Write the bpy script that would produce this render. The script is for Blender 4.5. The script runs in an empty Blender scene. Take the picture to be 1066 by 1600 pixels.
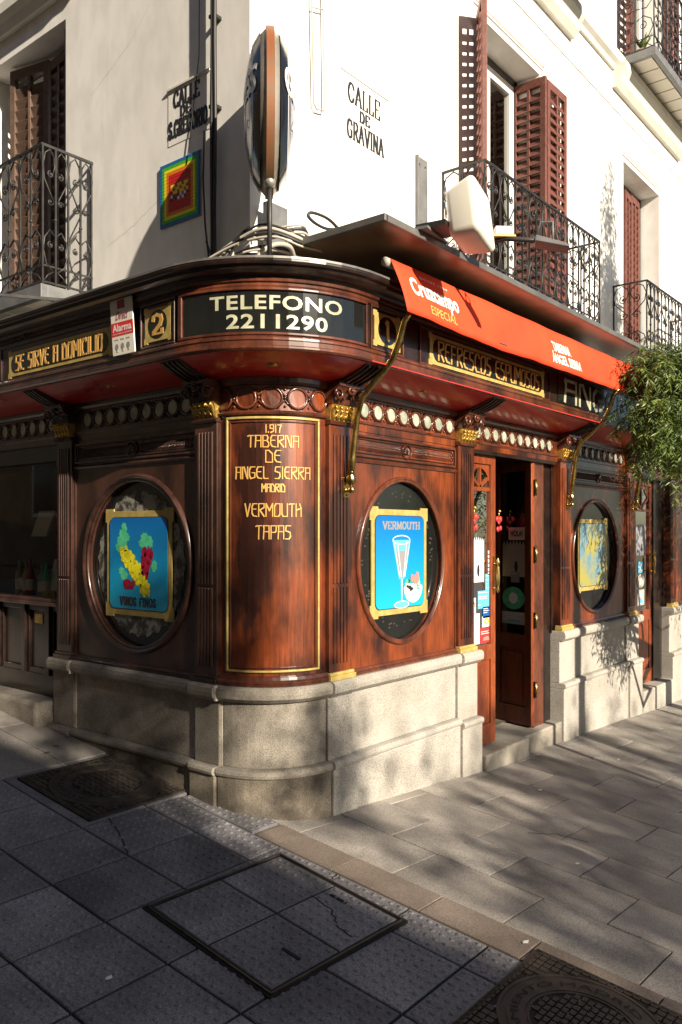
import bpy, bmesh, math, random
from mathutils import Vector, Matrix
random.seed(7)
SC = bpy.context.scene
COL = SC.collection
PI = math.pi

# ---------------------------------------------------------------- camera, sky, sun, exposure
cam = bpy.data.cameras.new('camera')
cam.sensor_fit = 'HORIZONTAL'; cam.sensor_width = 36
cam.lens = 36 * 1281.5 / 1066
cam.shift_y = 34 / 1066
cam.clip_start = .05; cam.clip_end = 500
camo = bpy.data.objects.new('camera', cam); COL.objects.link(camo)
camo.location = (-3.290, -3.166, 1.6)
camo.rotation_euler = (PI / 2, 0, math.radians(-50.88))
SC.camera = camo
LX, LY, LZ = .235, .972, -.445                       # where the sunlight travels
_l = Vector((LX, LY, LZ)).normalized()
w = bpy.data.worlds.new('World'); SC.world = w; w.use_nodes = True
nt = w.node_tree; bg = nt.nodes['Background']
sky = nt.nodes.new('ShaderNodeTexSky'); sky.sky_type = 'NISHITA'; sky.sun_disc = False
sky.sun_elevation = math.radians(24); sky.sun_rotation = math.atan2(-LX, -LY)
nt.links.new(sky.outputs[0], bg.inputs[0]); bg.inputs[1].default_value = .05
sun = bpy.data.lights.new('sun', 'SUN'); sun.energy = 5; sun.angle = math.radians(.55); sun.color = (1, .88, .71)
suno = bpy.data.objects.new('sun', sun); COL.objects.link(suno)
suno.rotation_euler = _l.to_track_quat('-Z', 'Y').to_euler()
suno.location = (0, -10, 12)
SC.view_settings.view_transform = 'Standard'; SC.view_settings.look = 'None'
SC.view_settings.exposure = .97; SC.view_settings.gamma = 1
SC.cycles.max_bounces = 7

# ---------------------------------------------------------------- materials
def pm(name, base, rough=.5, metal=0, c2=None, nscale=4, stretch=(1, 1, 1), fine=None, bump=None, coat=0, crough=.12, fstretch=None, spots=None, rnd=0, contrast=(.35, .65), spec=.5):
    m = bpy.data.materials.new(name); m.use_nodes = True
    t = m.node_tree; b = t.nodes['Principled BSDF']
    b.inputs['Roughness'].default_value = rough; b.inputs['Metallic'].default_value = metal
    b.inputs['Coat Weight'].default_value = coat; b.inputs['Coat Roughness'].default_value = crough
    b.inputs['Specular IOR Level'].default_value = spec
    g = t.nodes.new('ShaderNodeTexCoord')
    mp = t.nodes.new('ShaderNodeMapping'); mp.inputs['Scale'].default_value = stretch
    t.links.new(g.outputs['Object'], mp.inputs[0])
    if rnd:
        oi = t.nodes.new('ShaderNodeObjectInfo'); vm = t.nodes.new('ShaderNodeVectorMath'); vm.operation = 'SCALE'
        cmb = t.nodes.new('ShaderNodeCombineXYZ')
        for i in range(3): t.links.new(oi.outputs['Random'], cmb.inputs[i])
        vm.inputs['Scale'].default_value = 37; t.links.new(cmb.outputs[0], vm.inputs[0])
        t.links.new(vm.outputs[0], mp.inputs['Location'])
    src = None
    if c2:
        n = t.nodes.new('ShaderNodeTexNoise'); n.inputs['Scale'].default_value = nscale; n.inputs['Detail'].default_value = 6
        n.inputs['Roughness'].default_value = .6
        t.links.new(mp.outputs[0], n.inputs['Vector'])
        r = t.nodes.new('ShaderNodeValToRGB'); r.color_ramp.elements[0].position = contrast[0]; r.color_ramp.elements[1].position = contrast[1]
        r.color_ramp.elements[0].color = (*base, 1); r.color_ramp.elements[1].color = (*c2, 1)
        t.links.new(n.outputs[0], r.inputs[0]); src = r.outputs[0]
        if fine:
            n2 = t.nodes.new('ShaderNodeTexNoise'); n2.inputs['Scale'].default_value = fine[0]; n2.inputs['Detail'].default_value = 3
            if fstretch:
                mq = t.nodes.new('ShaderNodeMapping'); mq.inputs['Scale'].default_value = fstretch; t.links.new(g.outputs['Object'], mq.inputs[0]); t.links.new(mq.outputs[0], n2.inputs['Vector'])
            else: t.links.new(mp.outputs[0], n2.inputs['Vector'])
            r2 = t.nodes.new('ShaderNodeValToRGB'); r2.color_ramp.elements[0].position = fine[2] if len(fine) > 2 else .35
            r2.color_ramp.elements[1].position = fine[3] if len(fine) > 3 else .6
            f = fine[1]; r2.color_ramp.elements[0].color = (f, f, f, 1); r2.color_ramp.elements[1].color = (1.08, 1.08, 1.08, 1)
            t.links.new(n2.outputs[0], r2.inputs[0])
            mx = t.nodes.new('ShaderNodeMix'); mx.data_type = 'RGBA'; mx.blend_type = 'MULTIPLY'; mx.inputs[0].default_value = 1
            t.links.new(src, mx.inputs[6]); t.links.new(r2.outputs[0], mx.inputs[7]); src = mx.outputs[2]
        rr = t.nodes.new('ShaderNodeMapRange'); rr.inputs['To Min'].default_value = max(0, rough - .08); rr.inputs['To Max'].default_value = min(1, rough + .12)
        t.links.new(n.outputs[0], rr.inputs[0]); t.links.new(rr.outputs[0], b.inputs['Roughness'])
    if spots and src is not None:
        vo = t.nodes.new('ShaderNodeTexVoronoi'); vo.inputs['Scale'].default_value = spots[0]; t.links.new(mp.outputs[0], vo.inputs['Vector'])
        ns = t.nodes.new('ShaderNodeTexNoise'); ns.inputs['Scale'].default_value = 2.3; ns.inputs['Detail'].default_value = 5; t.links.new(mp.outputs[0], ns.inputs['Vector'])
        r1 = t.nodes.new('ShaderNodeMapRange'); r1.inputs['From Min'].default_value = spots[1]; r1.inputs['From Max'].default_value = spots[1] * 1.5; r1.inputs['To Min'].default_value = .55; t.links.new(vo.outputs['Distance'], r1.inputs[0])
        r3 = t.nodes.new('ShaderNodeMapRange'); r3.inputs['From Min'].default_value = .36; r3.inputs['From Max'].default_value = .56; r3.inputs['To Min'].default_value = .68; t.links.new(ns.outputs[0], r3.inputs[0])
        mu = t.nodes.new('ShaderNodeMath'); mu.operation = 'MULTIPLY'; t.links.new(r1.outputs[0], mu.inputs[0]); t.links.new(r3.outputs[0], mu.inputs[1])
        sm_ = t.nodes.new('ShaderNodeVectorMath'); sm_.operation = 'SCALE'; t.links.new(src, sm_.inputs[0]); t.links.new(mu.outputs[0], sm_.inputs['Scale']); src = sm_.outputs[0]
    if rnd and src is not None:
        hv = t.nodes.new('ShaderNodeHueSaturation'); ma = t.nodes.new('ShaderNodeMapRange')
        ma.inputs['To Min'].default_value = 1 - rnd; ma.inputs['To Max'].default_value = 1 + rnd
        t.links.new(oi.outputs['Random'], ma.inputs[0]); t.links.new(ma.outputs[0], hv.inputs['Value'])
        t.links.new(src, hv.inputs['Color']); src = hv.outputs[0]
    if src is None: b.inputs['Base Color'].default_value = (*base, 1)
    else: t.links.new(src, b.inputs['Base Color'])
    if bump:
        n3 = t.nodes.new('ShaderNodeTexNoise'); n3.inputs['Scale'].default_value = bump[0]; n3.inputs['Detail'].default_value = 4
        t.links.new(mp.outputs[0], n3.inputs['Vector'])
        bp = t.nodes.new('ShaderNodeBump'); bp.inputs['Strength'].default_value = bump[1]; bp.inputs['Distance'].default_value = bump[2] if len(bump) > 2 else .003
        t.links.new(n3.outputs[0], bp.inputs['Height']); t.links.new(bp.outputs[0], b.inputs['Normal'])
    return m

wood = pm('mahogany', (.030, .009, .006), .30, c2=(.40, .080, .014), nscale=2.0, stretch=(1.3, 1.3, .5), fine=(26, .70), fstretch=(3.2, 3.2, .16), bump=(4, .3, .004), coat=.9, crough=.2, contrast=(.42, .72))
wood_left_shade = pm('dark_varnish_with_shade', (.016, .008, .006), .3, c2=(.085, .034, .022), nscale=2.2, stretch=(1.3, 1.3, .6), fine=(34, .84), coat=.6, crough=.2)  # this and the trim below: browner varnish, left-side shade mixed into the colour
trim_left_shade = pm('dark_trim_with_shade', (.022, .011, .009), .28, c2=(.08, .035, .025), nscale=5, fine=(30, .75), coat=.6, crough=.15)
wood_trim = pm('mahogany_trim', (.045, .014, .009), .28, c2=(.15, .042, .019), nscale=5, stretch=(1, 1, .4), fine=(30, .75), coat=.5)
wood_dark = pm('dark_wood', (.009, .006, .005), .3, c2=(.028, .013, .009), nscale=6, coat=.35, fine=(30, .7))
wood_door = pm('door_wood', (.12, .024, .009), .35, c2=(.30, .068, .018), nscale=3, stretch=(1.5, 1.5, .3), fine=(40, .7), coat=.3)
red_soffit = pm('red_lacquer', (.46, .012, .009), .28, c2=(.56, .02, .012), nscale=2, coat=.4)
gold = pm('gilding', (.5, .32, .07), .32, .75, c2=(.72, .5, .14), nscale=25, bump=(50, .3, .002))
gold_paint = pm('gold_paint', (.42, .31, .09), .45, .25, c2=(.58, .44, .15), nscale=18)
gold_letter = pm('gold_lettering', (.62, .36, .10), .4, .15)
pale_letter = pm('pale_gold_letter', (.34, .33, .22), .4, .1, c2=(.52, .51, .37), nscale=9)
brass = pm('brass', (.40, .28, .09), .25, 1, c2=(.6, .44, .16), nscale=14)
black_glass = pm('black_glass', (.007, .008, .008), .08, c2=(.012, .014, .013), nscale=3, coat=.5)
mirror = pm('roundel_glass', (.26, .29, .22), .12, .1, c2=(.48, .50, .40), nscale=14, rnd=.15)
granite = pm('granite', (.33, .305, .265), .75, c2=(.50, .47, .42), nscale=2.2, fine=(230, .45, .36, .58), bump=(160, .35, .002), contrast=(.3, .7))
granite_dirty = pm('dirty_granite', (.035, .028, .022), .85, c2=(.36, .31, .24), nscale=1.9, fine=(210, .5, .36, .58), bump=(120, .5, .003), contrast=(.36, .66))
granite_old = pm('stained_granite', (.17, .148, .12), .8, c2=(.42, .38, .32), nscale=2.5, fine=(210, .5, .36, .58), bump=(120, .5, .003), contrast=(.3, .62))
slab_stone = pm('grey_granite_paving', (.28, .252, .225), .75, c2=(.41, .375, .335), nscale=1.6, fine=(150, .6, .36, .58), bump=(120, .4, .002), rnd=.10, spots=(3.2, .035))
strip_stone = pm('brown_paving', (.15, .118, .095), .8, c2=(.21, .168, .14), nscale=2.5, fine=(150, .65), bump=(120, .3, .002), rnd=.07)
tile_stone = pm('bluish_tactile_paving', (.165, .160, .170), .75, c2=(.275, .265, .275), nscale=2.2, fine=(130, .55), bump=(70, .8, .004), rnd=.18, spots=(4, .04))
joint = pm('joint_dirt', (.05, .042, .035), .95, c2=(.11, .095, .08), nscale=20)
cast_iron = pm('cast_iron', (.042, .034, .030), .5, .3, c2=(.09, .072, .06), nscale=14, bump=(90, .4, .002))
gap = pm('dark_gap', (.012, .011, .01), .9)
plaster = pm('white_plaster', (.78, .755, .71), .85, c2=(.84, .82, .785), nscale=1.2, stretch=(1, 1, .5), fine=(7, .965), bump=(14, .18, .006))
trimplaster = pm('pale_moulding', (.58, .57, .50), .8, c2=(.68, .66, .6), nscale=3)
cream = pm('cream_soffit', (.72, .68, .58), .8)
iron = pm('wrought_iron', (.020, .020, .021), .45, .3, c2=(.045, .043, .042), nscale=12)
iron_grey = pm('grey_painted_steel', (.13, .135, .14), .5, .2, c2=(.2, .2, .2), nscale=8)
shutter_m = pm('red_brown_shutter_paint', (.125, .042, .030), .5, c2=(.18, .066, .048), nscale=7, fine=(40, .8))
shutter_d = pm('dark_brown_shutter_paint', (.085, .05, .038), .5, c2=(.13, .075, .055), nscale=7, fine=(40, .8))
shutter_l = pm('tan_shutter_paint', (.10, .06, .042), .5, c2=(.15, .095, .07), nscale=7, fine=(40, .8))
white_frame = pm('white_window_frame', (.78, .77, .73), .5)
room = pm('dark_room', (.09, .066, .05), .9, c2=(.16, .12, .09), nscale=2)
awning_m = pm('orange_awning_cloth', (.70, .045, .010), .75, c2=(.80, .066, .014), nscale=1.5, bump=(6, .25, .01))
awning_d = pm('awning_logo_white', (.86, .84, .80), .7)
awning_g = pm('awning_logo_gold', (.85, .42, .10), .7)
zinc = pm('zinc_canopy', (.16, .155, .145), .38, .5, c2=(.24, .23, .21), nscale=5)
copper_under = pm('copper_soffit', (.22, .11, .06), .3, .35, c2=(.36, .22, .13), nscale=2.5)
copper = pm('sign_copper_rim', (.26, .075, .022), .45, .15, c2=(.17, .11, .06), nscale=3, stretch=(1, 1, 1.2))
sign_silver = pm('sign_silver_edge', (.5, .47, .4), .35, .6, c2=(.38, .34, .28), nscale=10)
sign_black = pm('sign_black_enamel', (.012, .012, .014), .15, coat=.6)
sign_blue = pm('sign_blue_enamel', (.02, .06, .17), .2, coat=.6)
white_pl = pm('white_plastic', (.80, .76, .66), .35, c2=(.74, .70, .60), nscale=4)
white_p = pm('white_print', (.82, .82, .80), .4)
grey_p = pm('grey_print', (.25, .25, .27), .5)
black_p = pm('black_print', (.02, .02, .02), .5)
red_p = pm('red_print', (.62, .04, .04), .45)
blue_p = pm('blue_poster_print', (.0, .12, .42), .25, c2=(.0, .40, .72), nscale=1.1, coat=.5, contrast=(.3, .6))
blue2_p = pm('light_blue_print', (.12, .45, .72), .35)
def fade(m, lo, hi, h):      # printed two-tone wash of the sheet, dark at the top edge
    t = m.node_tree; b = t.nodes['Principled BSDF']; g = t.nodes.new('ShaderNodeTexCoord'); sx = t.nodes.new('ShaderNodeSeparateXYZ'); t.links.new(g.outputs['Object'], sx.inputs[0])
    r = t.nodes.new('ShaderNodeMapRange'); r.inputs['From Max'].default_value = h; t.links.new(sx.outputs['Z'], r.inputs[0])
    c = t.nodes.new('ShaderNodeValToRGB'); c.color_ramp.elements[0].color = (*lo, 1); c.color_ramp.elements[1].color = (*hi, 1); t.links.new(r.outputs[0], c.inputs[0]); t.links.new(c.outputs[0], b.inputs['Base Color'])
fade(blue_p, (.01, .42, .68), (.0, .10, .42), .74)
yel_p = pm('yellow_print', (.88, .80, .02), .4)
yel2_p = pm('deep_yellow_print', (.62, .60, .02), .4)
wine_p = pm('wine_red_print', (.22, .005, .02), .35, c2=(.4, .01, .05), nscale=30)
grn_p = pm('green_print', (.05, .45, .22), .4, c2=(.12, .62, .34), nscale=20)
pink_p = pm('salmon_print', (.75, .22, .18), .4)
reflect_p = pm('poster_with_reflections', (.36, .33, .08), .2, c2=(.12, .26, .36), nscale=3.2, coat=.8, contrast=(.42, .56))  # blue and yellow reflections on the glass, painted into the sheet colour
etched = pm('etched_glass', (.05, .05, .045), .3, c2=(.26, .25, .22), nscale=16, contrast=(.45, .55))
cable_m = pm('cable_rubber', (.03, .028, .027), .5)
cable_g = pm('grey_cable_sheath', (.42, .38, .32), .5)
leaf_m = pm('fresh_leaf', (.075, .12, .02), .45, c2=(.17, .24, .05), nscale=3.5)
leaf_d = pm('deep_leaf', (.030, .06, .012), .5, c2=(.08, .13, .03), nscale=3.5)
bark = pm('bark', (.08, .06, .045), .9, c2=(.14, .11, .085), nscale=12, bump=(30, .6, .01))
facade_far = pm('ochre_plaster', (.26, .19, .13), .9, c2=(.33, .25, .17), nscale=1)
for m_ in (leaf_m, leaf_d):
    m_.node_tree.nodes['Principled BSDF'].inputs['Transmission Weight'].default_value = 0
def glassm(name, tint, alpha):
    m = bpy.data.materials.new(name); m.use_nodes = True; t = m.node_tree
    for n in list(t.nodes): t.nodes.remove(n)
    o = t.nodes.new('ShaderNodeOutputMaterial'); mx = t.nodes.new('ShaderNodeMixShader')
    tr = t.nodes.new('ShaderNodeBsdfTransparent'); gl = t.nodes.new('ShaderNodeBsdfGlossy'); fr = t.nodes.new('ShaderNodeFresnel')
    tr.inputs[0].default_value = (*tint, 1); gl.inputs['Roughness'].default_value = .02; fr.inputs[0].default_value = alpha
    t.links.new(fr.outputs[0], mx.inputs[0]); t.links.new(tr.outputs[0], mx.inputs[1]); t.links.new(gl.outputs[0], mx.inputs[2])
    t.links.new(mx.outputs[0], o.inputs[0]); return m
glass = glassm('window_glass', (.90, .92, .90), 1.45)

# ---------------------------------------------------------------- helpers
def link(name, me, parent=None, loc=None, rot=None):
    o = bpy.data.objects.new(name, me); COL.objects.link(o)
    if parent is not None: o.parent = parent
    if loc is not None: o.location = loc
    if rot is not None: o.rotation_euler = rot
    return o
def tag(o, label=None, cat=None, group=None, kind=None):
    if label: o['label'] = label
    if cat: o['category'] = cat
    if group: o['group'] = group
    if kind: o['kind'] = kind
    return o
def thing(name, label, cat, loc=(0, 0, 0), group=None, rz=0):
    o = bpy.data.objects.new(name, None); COL.objects.link(o); o.location = loc; o.rotation_euler = (0, 0, rz)
    o.empty_display_size = .2
    return tag(o, label, cat, group)
class MB:
    def __init__(s): s.v = []; s.f = []; s.m = []; s.mats = []; s.sm = []
    def mi(s, m):
        if m not in s.mats: s.mats.append(m)
        return s.mats.index(m)
    def add(s, vs, fs, m, smooth=False):
        b = len(s.v); s.v += [tuple(v) for v in vs]; k = s.mi(m)
        for f in fs: s.f.append(tuple(b + i for i in f)); s.m.append(k); s.sm.append(smooth)
        return s
    def box(s, x0, x1, y0, y1, z0, z1, m):
        return s.add([(x0, y0, z0), (x1, y0, z0), (x1, y1, z0), (x0, y1, z0), (x0, y0, z1), (x1, y0, z1), (x1, y1, z1), (x0, y1, z1)],
              [(0, 3, 2, 1), (4, 5, 6, 7), (0, 1, 5, 4), (1, 2, 6, 5), (2, 3, 7, 6), (3, 0, 4, 7)], m)
    def obox(s, fn, a0, a1, z0, z1, d0, d1, m):     # box in a mapped frame fn(a,z,d)
        vs = [fn(a, z, d) for z in (z0, z1) for a, d in ((a0, d0), (a1, d0), (a1, d1), (a0, d1))]
        return s.add(vs, [(0, 3, 2, 1), (4, 5, 6, 7), (0, 1, 5, 4), (1, 2, 6, 5), (2, 3, 7, 6), (3, 0, 4, 7)], m)
    def quad(s, a, b, c, d, m): return s.add([a, b, c, d], [(0, 1, 2, 3)], m)
    def tube(s, pts, r, m, n=6, closed=False, cap=True, smooth=True):
        pts = [Vector(p) for p in pts]; N = len(pts); vs = []; prev = None
        for i, p in enumerate(pts):
            if closed: t = pts[(i + 1) % N] - pts[i - 1]
            else: t = pts[min(i + 1, N - 1)] - pts[max(i - 1, 0)]
            if t.length < 1e-9: t = Vector((0, 0, 1))
            t.normalize()
            if prev is None:
                a = Vector((0, 0, 1)) if abs(t.z) < .9 else Vector((1, 0, 0)); x = t.cross(a).normalized()
            else:
                x = prev - t * prev.dot(t)
                if x.length < 1e-6: x = t.cross(Vector((0, .1, 1)))
                x.normalize()
            prev = x; y = t.cross(x)
            rr = r[i] if isinstance(r, (list, tuple)) else r
            for k in range(n):
                a = 2 * PI * k / n + PI / n; vs.append(p + x * math.cos(a) * rr + y * math.sin(a) * rr)
        fs = []
        for i in range(N if closed else N - 1):
            j = (i + 1) % N
            for k in range(n):
                k2 = (k + 1) % n; fs.append((i * n + k, i * n + k2, j * n + k2, j * n + k))
        if cap and not closed: fs += [tuple(range(n))[::-1], tuple((N - 1) * n + k for k in range(n))]
        return s.add(vs, fs, m, smooth)
    def ball(s, c, r, m, nu=10, nv=6, sc=(1, 1, 1)):
        vs = []
        for j in range(nv + 1):
            th = PI * j / nv
            for i in range(nu):
                a = 2 * PI * i / nu; vs.append((c[0] + r * sc[0] * math.sin(th) * math.cos(a), c[1] + r * sc[1] * math.sin(th) * math.sin(a), c[2] + r * sc[2] * math.cos(th)))
        fs = [(j * nu + i, j * nu + (i + 1) % nu, (j + 1) * nu + (i + 1) % nu, (j + 1) * nu + i) for j in range(nv) for i in range(nu)]
        return s.add(vs, fs, m, True)
    def lathe(s, prof, c, m, n=14, axis='z'):
        vs = []
        for r, h in prof:
            for i in range(n):
                a = 2 * PI * i / n; vs.append((c[0] + r * math.cos(a), c[1] + r * math.sin(a), c[2] + h))
        fs = [(j * n + i, j * n + (i + 1) % n, (j + 1) * n + (i + 1) % n, (j + 1) * n + i) for j in range(len(prof) - 1) for i in range(n)]
        return s.add(vs, fs, m, True)
    def mesh(s, name, merge=False):
        me = bpy.data.meshes.new(name); me.from_pydata(s.v, [], s.f)
        for m in s.mats: me.materials.append(m)
        me.polygons.foreach_set('material_index', s.m); me.polygons.foreach_set('use_smooth', s.sm)
        bm = bmesh.new(); bm.from_mesh(me)
        if merge: bmesh.ops.remove_doubles(bm, verts=bm.verts, dist=1e-5)
        bmesh.ops.recalc_face_normals(bm, faces=bm.faces); bm.to_mesh(me); bm.free()
        return me
    def build(s, name, parent=None, bevel=0, kind=None):
        o = link(name, s.mesh(name), parent)
        if bevel:
            b = o.modifiers.new('bevel', 'BEVEL'); b.width = bevel; b.segments = 2; b.limit_method = 'ANGLE'; b.angle_limit = math.radians(40)
        if kind: o['kind'] = kind
        return o

# facade frame: s runs along the tavern front from the left wall round the corner to the right wall
R0 = .42; AL = PI / 2 * R0
def F(s, z, d):
    if s <= 0: return (-d, R0 - s, z)
    if s < AL:
        a = s / R0; return (R0 - (R0 + d) * math.cos(a), R0 - (R0 + d) * math.sin(a), z)
    return (R0 + s - AL, -d, z)
def sL(v): return R0 - v
def sR(u): return AL + u - R0
def stations(s0, s1, n=14):
    st = [s0] + [AL * i / n for i in range(n + 1) if s0 + 1e-4 < AL * i / n < s1 - 1e-4] + [s1]
    return st
def sweep(mb, prof, s0, s1, m, smooth=False):
    st = stations(s0, s1); n = len(prof)
    vs = [F(s, z, d) for s in st for d, z in prof]
    fs = [(i * n + k, i * n + (k + 1) % n, (i + 1) * n + (k + 1) % n, (i + 1) * n + k) for i in range(len(st) - 1) for k in range(n)]
    fs += [tuple(range(n)), tuple((len(st) - 1) * n + k for k in range(n))[::-1]]
    return mb.add(vs, fs, m, smooth)
def fbox(mb, s0, s1, z0, z1, d0, d1, m): return sweep(mb, [(d0, z0), (d1, z0), (d1, z1), (d0, z1)], s0, s1, m)
def P1(name, parent, s0, s1, z0, z1, d0, d1, m, bevel=0):
    return fbox(MB(), s0, s1, z0, z1, d0, d1, m).build(name, parent, bevel)

# ---- lettering: stroke letters (thin art nouveau) and serif letters
NV = {
 'A': (1, [[(0, 0), (.1, .85), (0, 1), (1, 1), (1, 0)], [(.05, .55), (1, .55)]]), 'B': (1, [[(0, 0), (0, 1), (.7, 1), (.9, .8), (.7, .55), (0, .55)], [(.7, .55), (1, .35), (1, .12), (.8, 0), (0, 0)]]),
 'C': (1, [[(1, .82), (.8, 1), (.25, 1), (0, .75), (0, .25), (.3, 0), (1, 0)]]), 'D': (1, [[(0, 0), (0, 1), (.45, 1), (1, .7), (1, 0), (0, 0)]]),
 'E': (.9, [[(1, 1), (.25, 1), (0, .75), (0, .25), (.3, .05), (1, 0)], [(0, .58), (.8, .58)]]), 'F': (.9, [[(0, 0), (0, 1), (1, 1)], [(0, .55), (.8, .55)]]),
 'G': (1, [[(1, 1), (.25, 1), (0, .75), (0, .25), (.25, 0), (1, .1), (1, .5), (.5, .5)]]), 'H': (1, [[(0, 0), (0, 1)], [(1, 0), (1, .65), (0, .5)], [(.7, 1), (1, .65)]]),
 'I': (.15, [[(.5, 0), (.5, 1)]]), 'L': (.8, [[(0, 1), (0, .1), (.2, 0), (1, 0)]]), 'M': (1.2, [[(0, 0), (0, 1), (.5, .45), (1, 1), (1, 0)]]),
 'N': (1, [[(0, 0), (0, 1), (.3, 1), (.8, .2), (1, 0), (1, 1)]]), 'O': (1, [[(0, 0), (0, .8), (.25, 1), (1, 1), (1, .2), (.75, 0), (0, 0)]]),
 'P': (.9, [[(0, 0), (0, 1), (1, 1), (1, .6), (.75, .5), (0, .5)]]), 'R': (1, [[(0, 0), (0, 1), (1, 1), (1, .7), (.2, .5), (1, 0)]]),
 'S': (.9, [[(1, 1), (.1, 1), (0, .62), (.9, .5), (1, .2), (.7, 0), (0, 0)]]), 'T': (1, [[(0, .95), (.3, 1), (1, 1)], [(.55, 1), (.5, 0)]]),
 'U': (1, [[(0, 1), (0, .2), (.2, 0), (1, 0), (1, 1)]]), 'V': (1, [[(0, 1), (.45, 0), (1, 1)]]),
 '1': (.3, [[(.5, 0), (.5, 1)]]), '9': (.8, [[(1, .5), (0, .55), (0, 1), (1, 1), (1, .2), (.2, 0)]]), '7': (.8, [[(0, 1), (1, 1), (.6, .5), (.5, 0)]]),
 '.': (.1, [[(.5, 0), (.5, .08)]])}
SF = {
 'A': (1, [[(0, 0), (.5, 1), (1, 0)], [(.2, .36), (.8, .36)]]), 'C': (.95, [[(1, .72), (.8, .96), (.5, 1), (.2, .9), (0, .6), (0, .4), (.2, .1), (.5, 0), (.8, .04), (1, .25)]]),
 'D': (.95, [[(.1, 0), (.1, 1), (.6, 1), (.95, .7), (.95, .3), (.6, 0), (.1, 0)]]), 'E': (.85, [[(1, .8), (1, 1), (.12, 1), (.12, 0), (1, 0), (1, .2)], [(.12, .5), (.75, .5)]]),
 'F': (.8, [[(1, .8), (1, 1), (.12, 1), (.12, 0)], [(.12, .5), (.75, .5)]]), 'G': (1, [[(.95, .75), (.75, .98), (.45, 1), (.15, .88), (0, .6), (0, .4), (.15, .1), (.5, 0), (.9, .1), (.9, .45), (.6, .45)]]),
 'I': (.3, [[(.5, 0), (.5, 1)]]), 'L': (.8, [[(.15, 1), (.15, 0), (1, 0), (1, .22)]]), 'N': (1, [[(.08, 0), (.08, 1), (.92, 0), (.92, 1)]]),
 'O': (1, [[(.5, 0), (.15, .12), (0, .4), (0, .6), (.15, .88), (.5, 1), (.85, .88), (1, .6), (1, .4), (.85, .12), (.5, 0)]]),
 'R': (.95, [[(.12, 0), (.12, 1), (.65, 1), (.9, .85), (.9, .65), (.65, .5), (.12, .5)], [(.5, .5), (1, 0)]]),
 'S': (.8, [[(.92, .75), (.8, .95), (.5, 1), (.15, .92), (.05, .75), (.2, .57), (.8, .43), (.95, .25), (.85, .08), (.5, 0), (.15, .05), (.03, .28)]]),
 'V': (1, [[(0, 1), (.5, 0), (1, 1)]]), 'T': (.9, [[(0, .8), (0, 1), (1, 1), (1, .8)], [(.5, 1), (.5, 0)]]), 'U': (1, [[(.08, 1), (.08, .25), (.3, 0), (.7, 0), (.92, .25), (.92, 1)]]),
 'M': (1.2, [[(.05, 0), (.05, 1), (.5, .1), (.95, 1), (.95, 0)]]), 'H': (1, [[(.1, 0), (.1, 1)], [(.9, 0), (.9, 1)], [(.1, .5), (.9, .5)]]), '.': (.2, [[(.5, 0), (.5, .12)]]),
 '2': (.85, [[(.05, .72), (.1, .92), (.45, 1), (.85, .9), (.95, .7), (.8, .45), (.1, .08), (.1, 0), (1, 0), (1, .2)]]), '1': (.5, [[(.1, .85), (.5, 1), (.5, 0)]])}
def letters(parent, text, fn, x0, x1, z0, z1, m, **k):
    out = strokes(None, text, fn, x0, x1, z0, z1, m, **k)
    for q in out: q.build('letter', parent)
def strokes(mb, text, fn, x0, x1, z0, z1, m, font=NV, wv=.02, wh=.02, serif=0, gapf=.35, thick=.0025, d=0):
    if mb is None: each = []
    else: each = None
    W = [(.55 if c == ' ' else font[c][0]) for c in text]
    tot = sum(W) + gapf * (len(text) - 1); k = (x1 - x0) / tot; h = z1 - z0; x = x0; q = 0
    for c, cw in zip(text, W):
        if c != ' ':
            if each is not None: mb = MB(); each.append(mb)
            for pl in font[c][1]:
                pts = [(x + px * cw * k, z0 + pz * h) for px, pz in pl]
                for i in range(len(pts) - 1):
                    (ax, az), (bx, bz) = pts[i], pts[i + 1]
                    L_ = math.hypot(bx - ax, bz - az)
                    if L_ < 1e-6: continue
                    tx, tz = (bx - ax) / L_, (bz - az) / L_
                    wd = (wv * abs(tz) + wh * abs(tx)) / 2; e = min(wv, wh) / 2
                    ax2, az2, bx2, bz2 = ax - tx * e, az - tz * e, bx + tx * e, bz + tz * e
                    nx, nz = -tz * wd, tx * wd; q += 1; dd = thick + (q % 7) * .00012
                    c4 = [(ax2 + nx, az2 + nz), (ax2 - nx, az2 - nz), (bx2 - nx, bz2 - nz), (bx2 + nx, bz2 + nz)]
                    mb.add([fn(a, b, d) for a, b in c4] + [fn(a, b, d + dd) for a, b in c4],
                           [(4, 5, 6, 7), (0, 1, 5, 4), (1, 2, 6, 5), (2, 3, 7, 6), (3, 0, 4, 7)], m)
                if serif:
                    for (ex, ez), (fx, fz) in ((pts[0], pts[1]), (pts[-1], pts[-2])):
                        if abs(fz - ez) > .25 * h and abs(fx - ex) < .8 * cw * k:
                            q += 1; dd = thick + (q % 7) * .00012
                            c4 = [(ex - serif, ez - wh * .5), (ex + serif, ez - wh * .5), (ex + serif, ez + wh * .5), (ex - serif, ez + wh * .5)]
                            mb.add([fn(a, b, d) for a, b in c4] + [fn(a, b, d + dd) for a, b in c4],
                                   [(4, 5, 6, 7), (0, 1, 5, 4), (1, 2, 6, 5), (2, 3, 7, 6), (3, 0, 4, 7)], m)
        x += (cw + gapf) * k
    return mb if each is None else each
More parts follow.
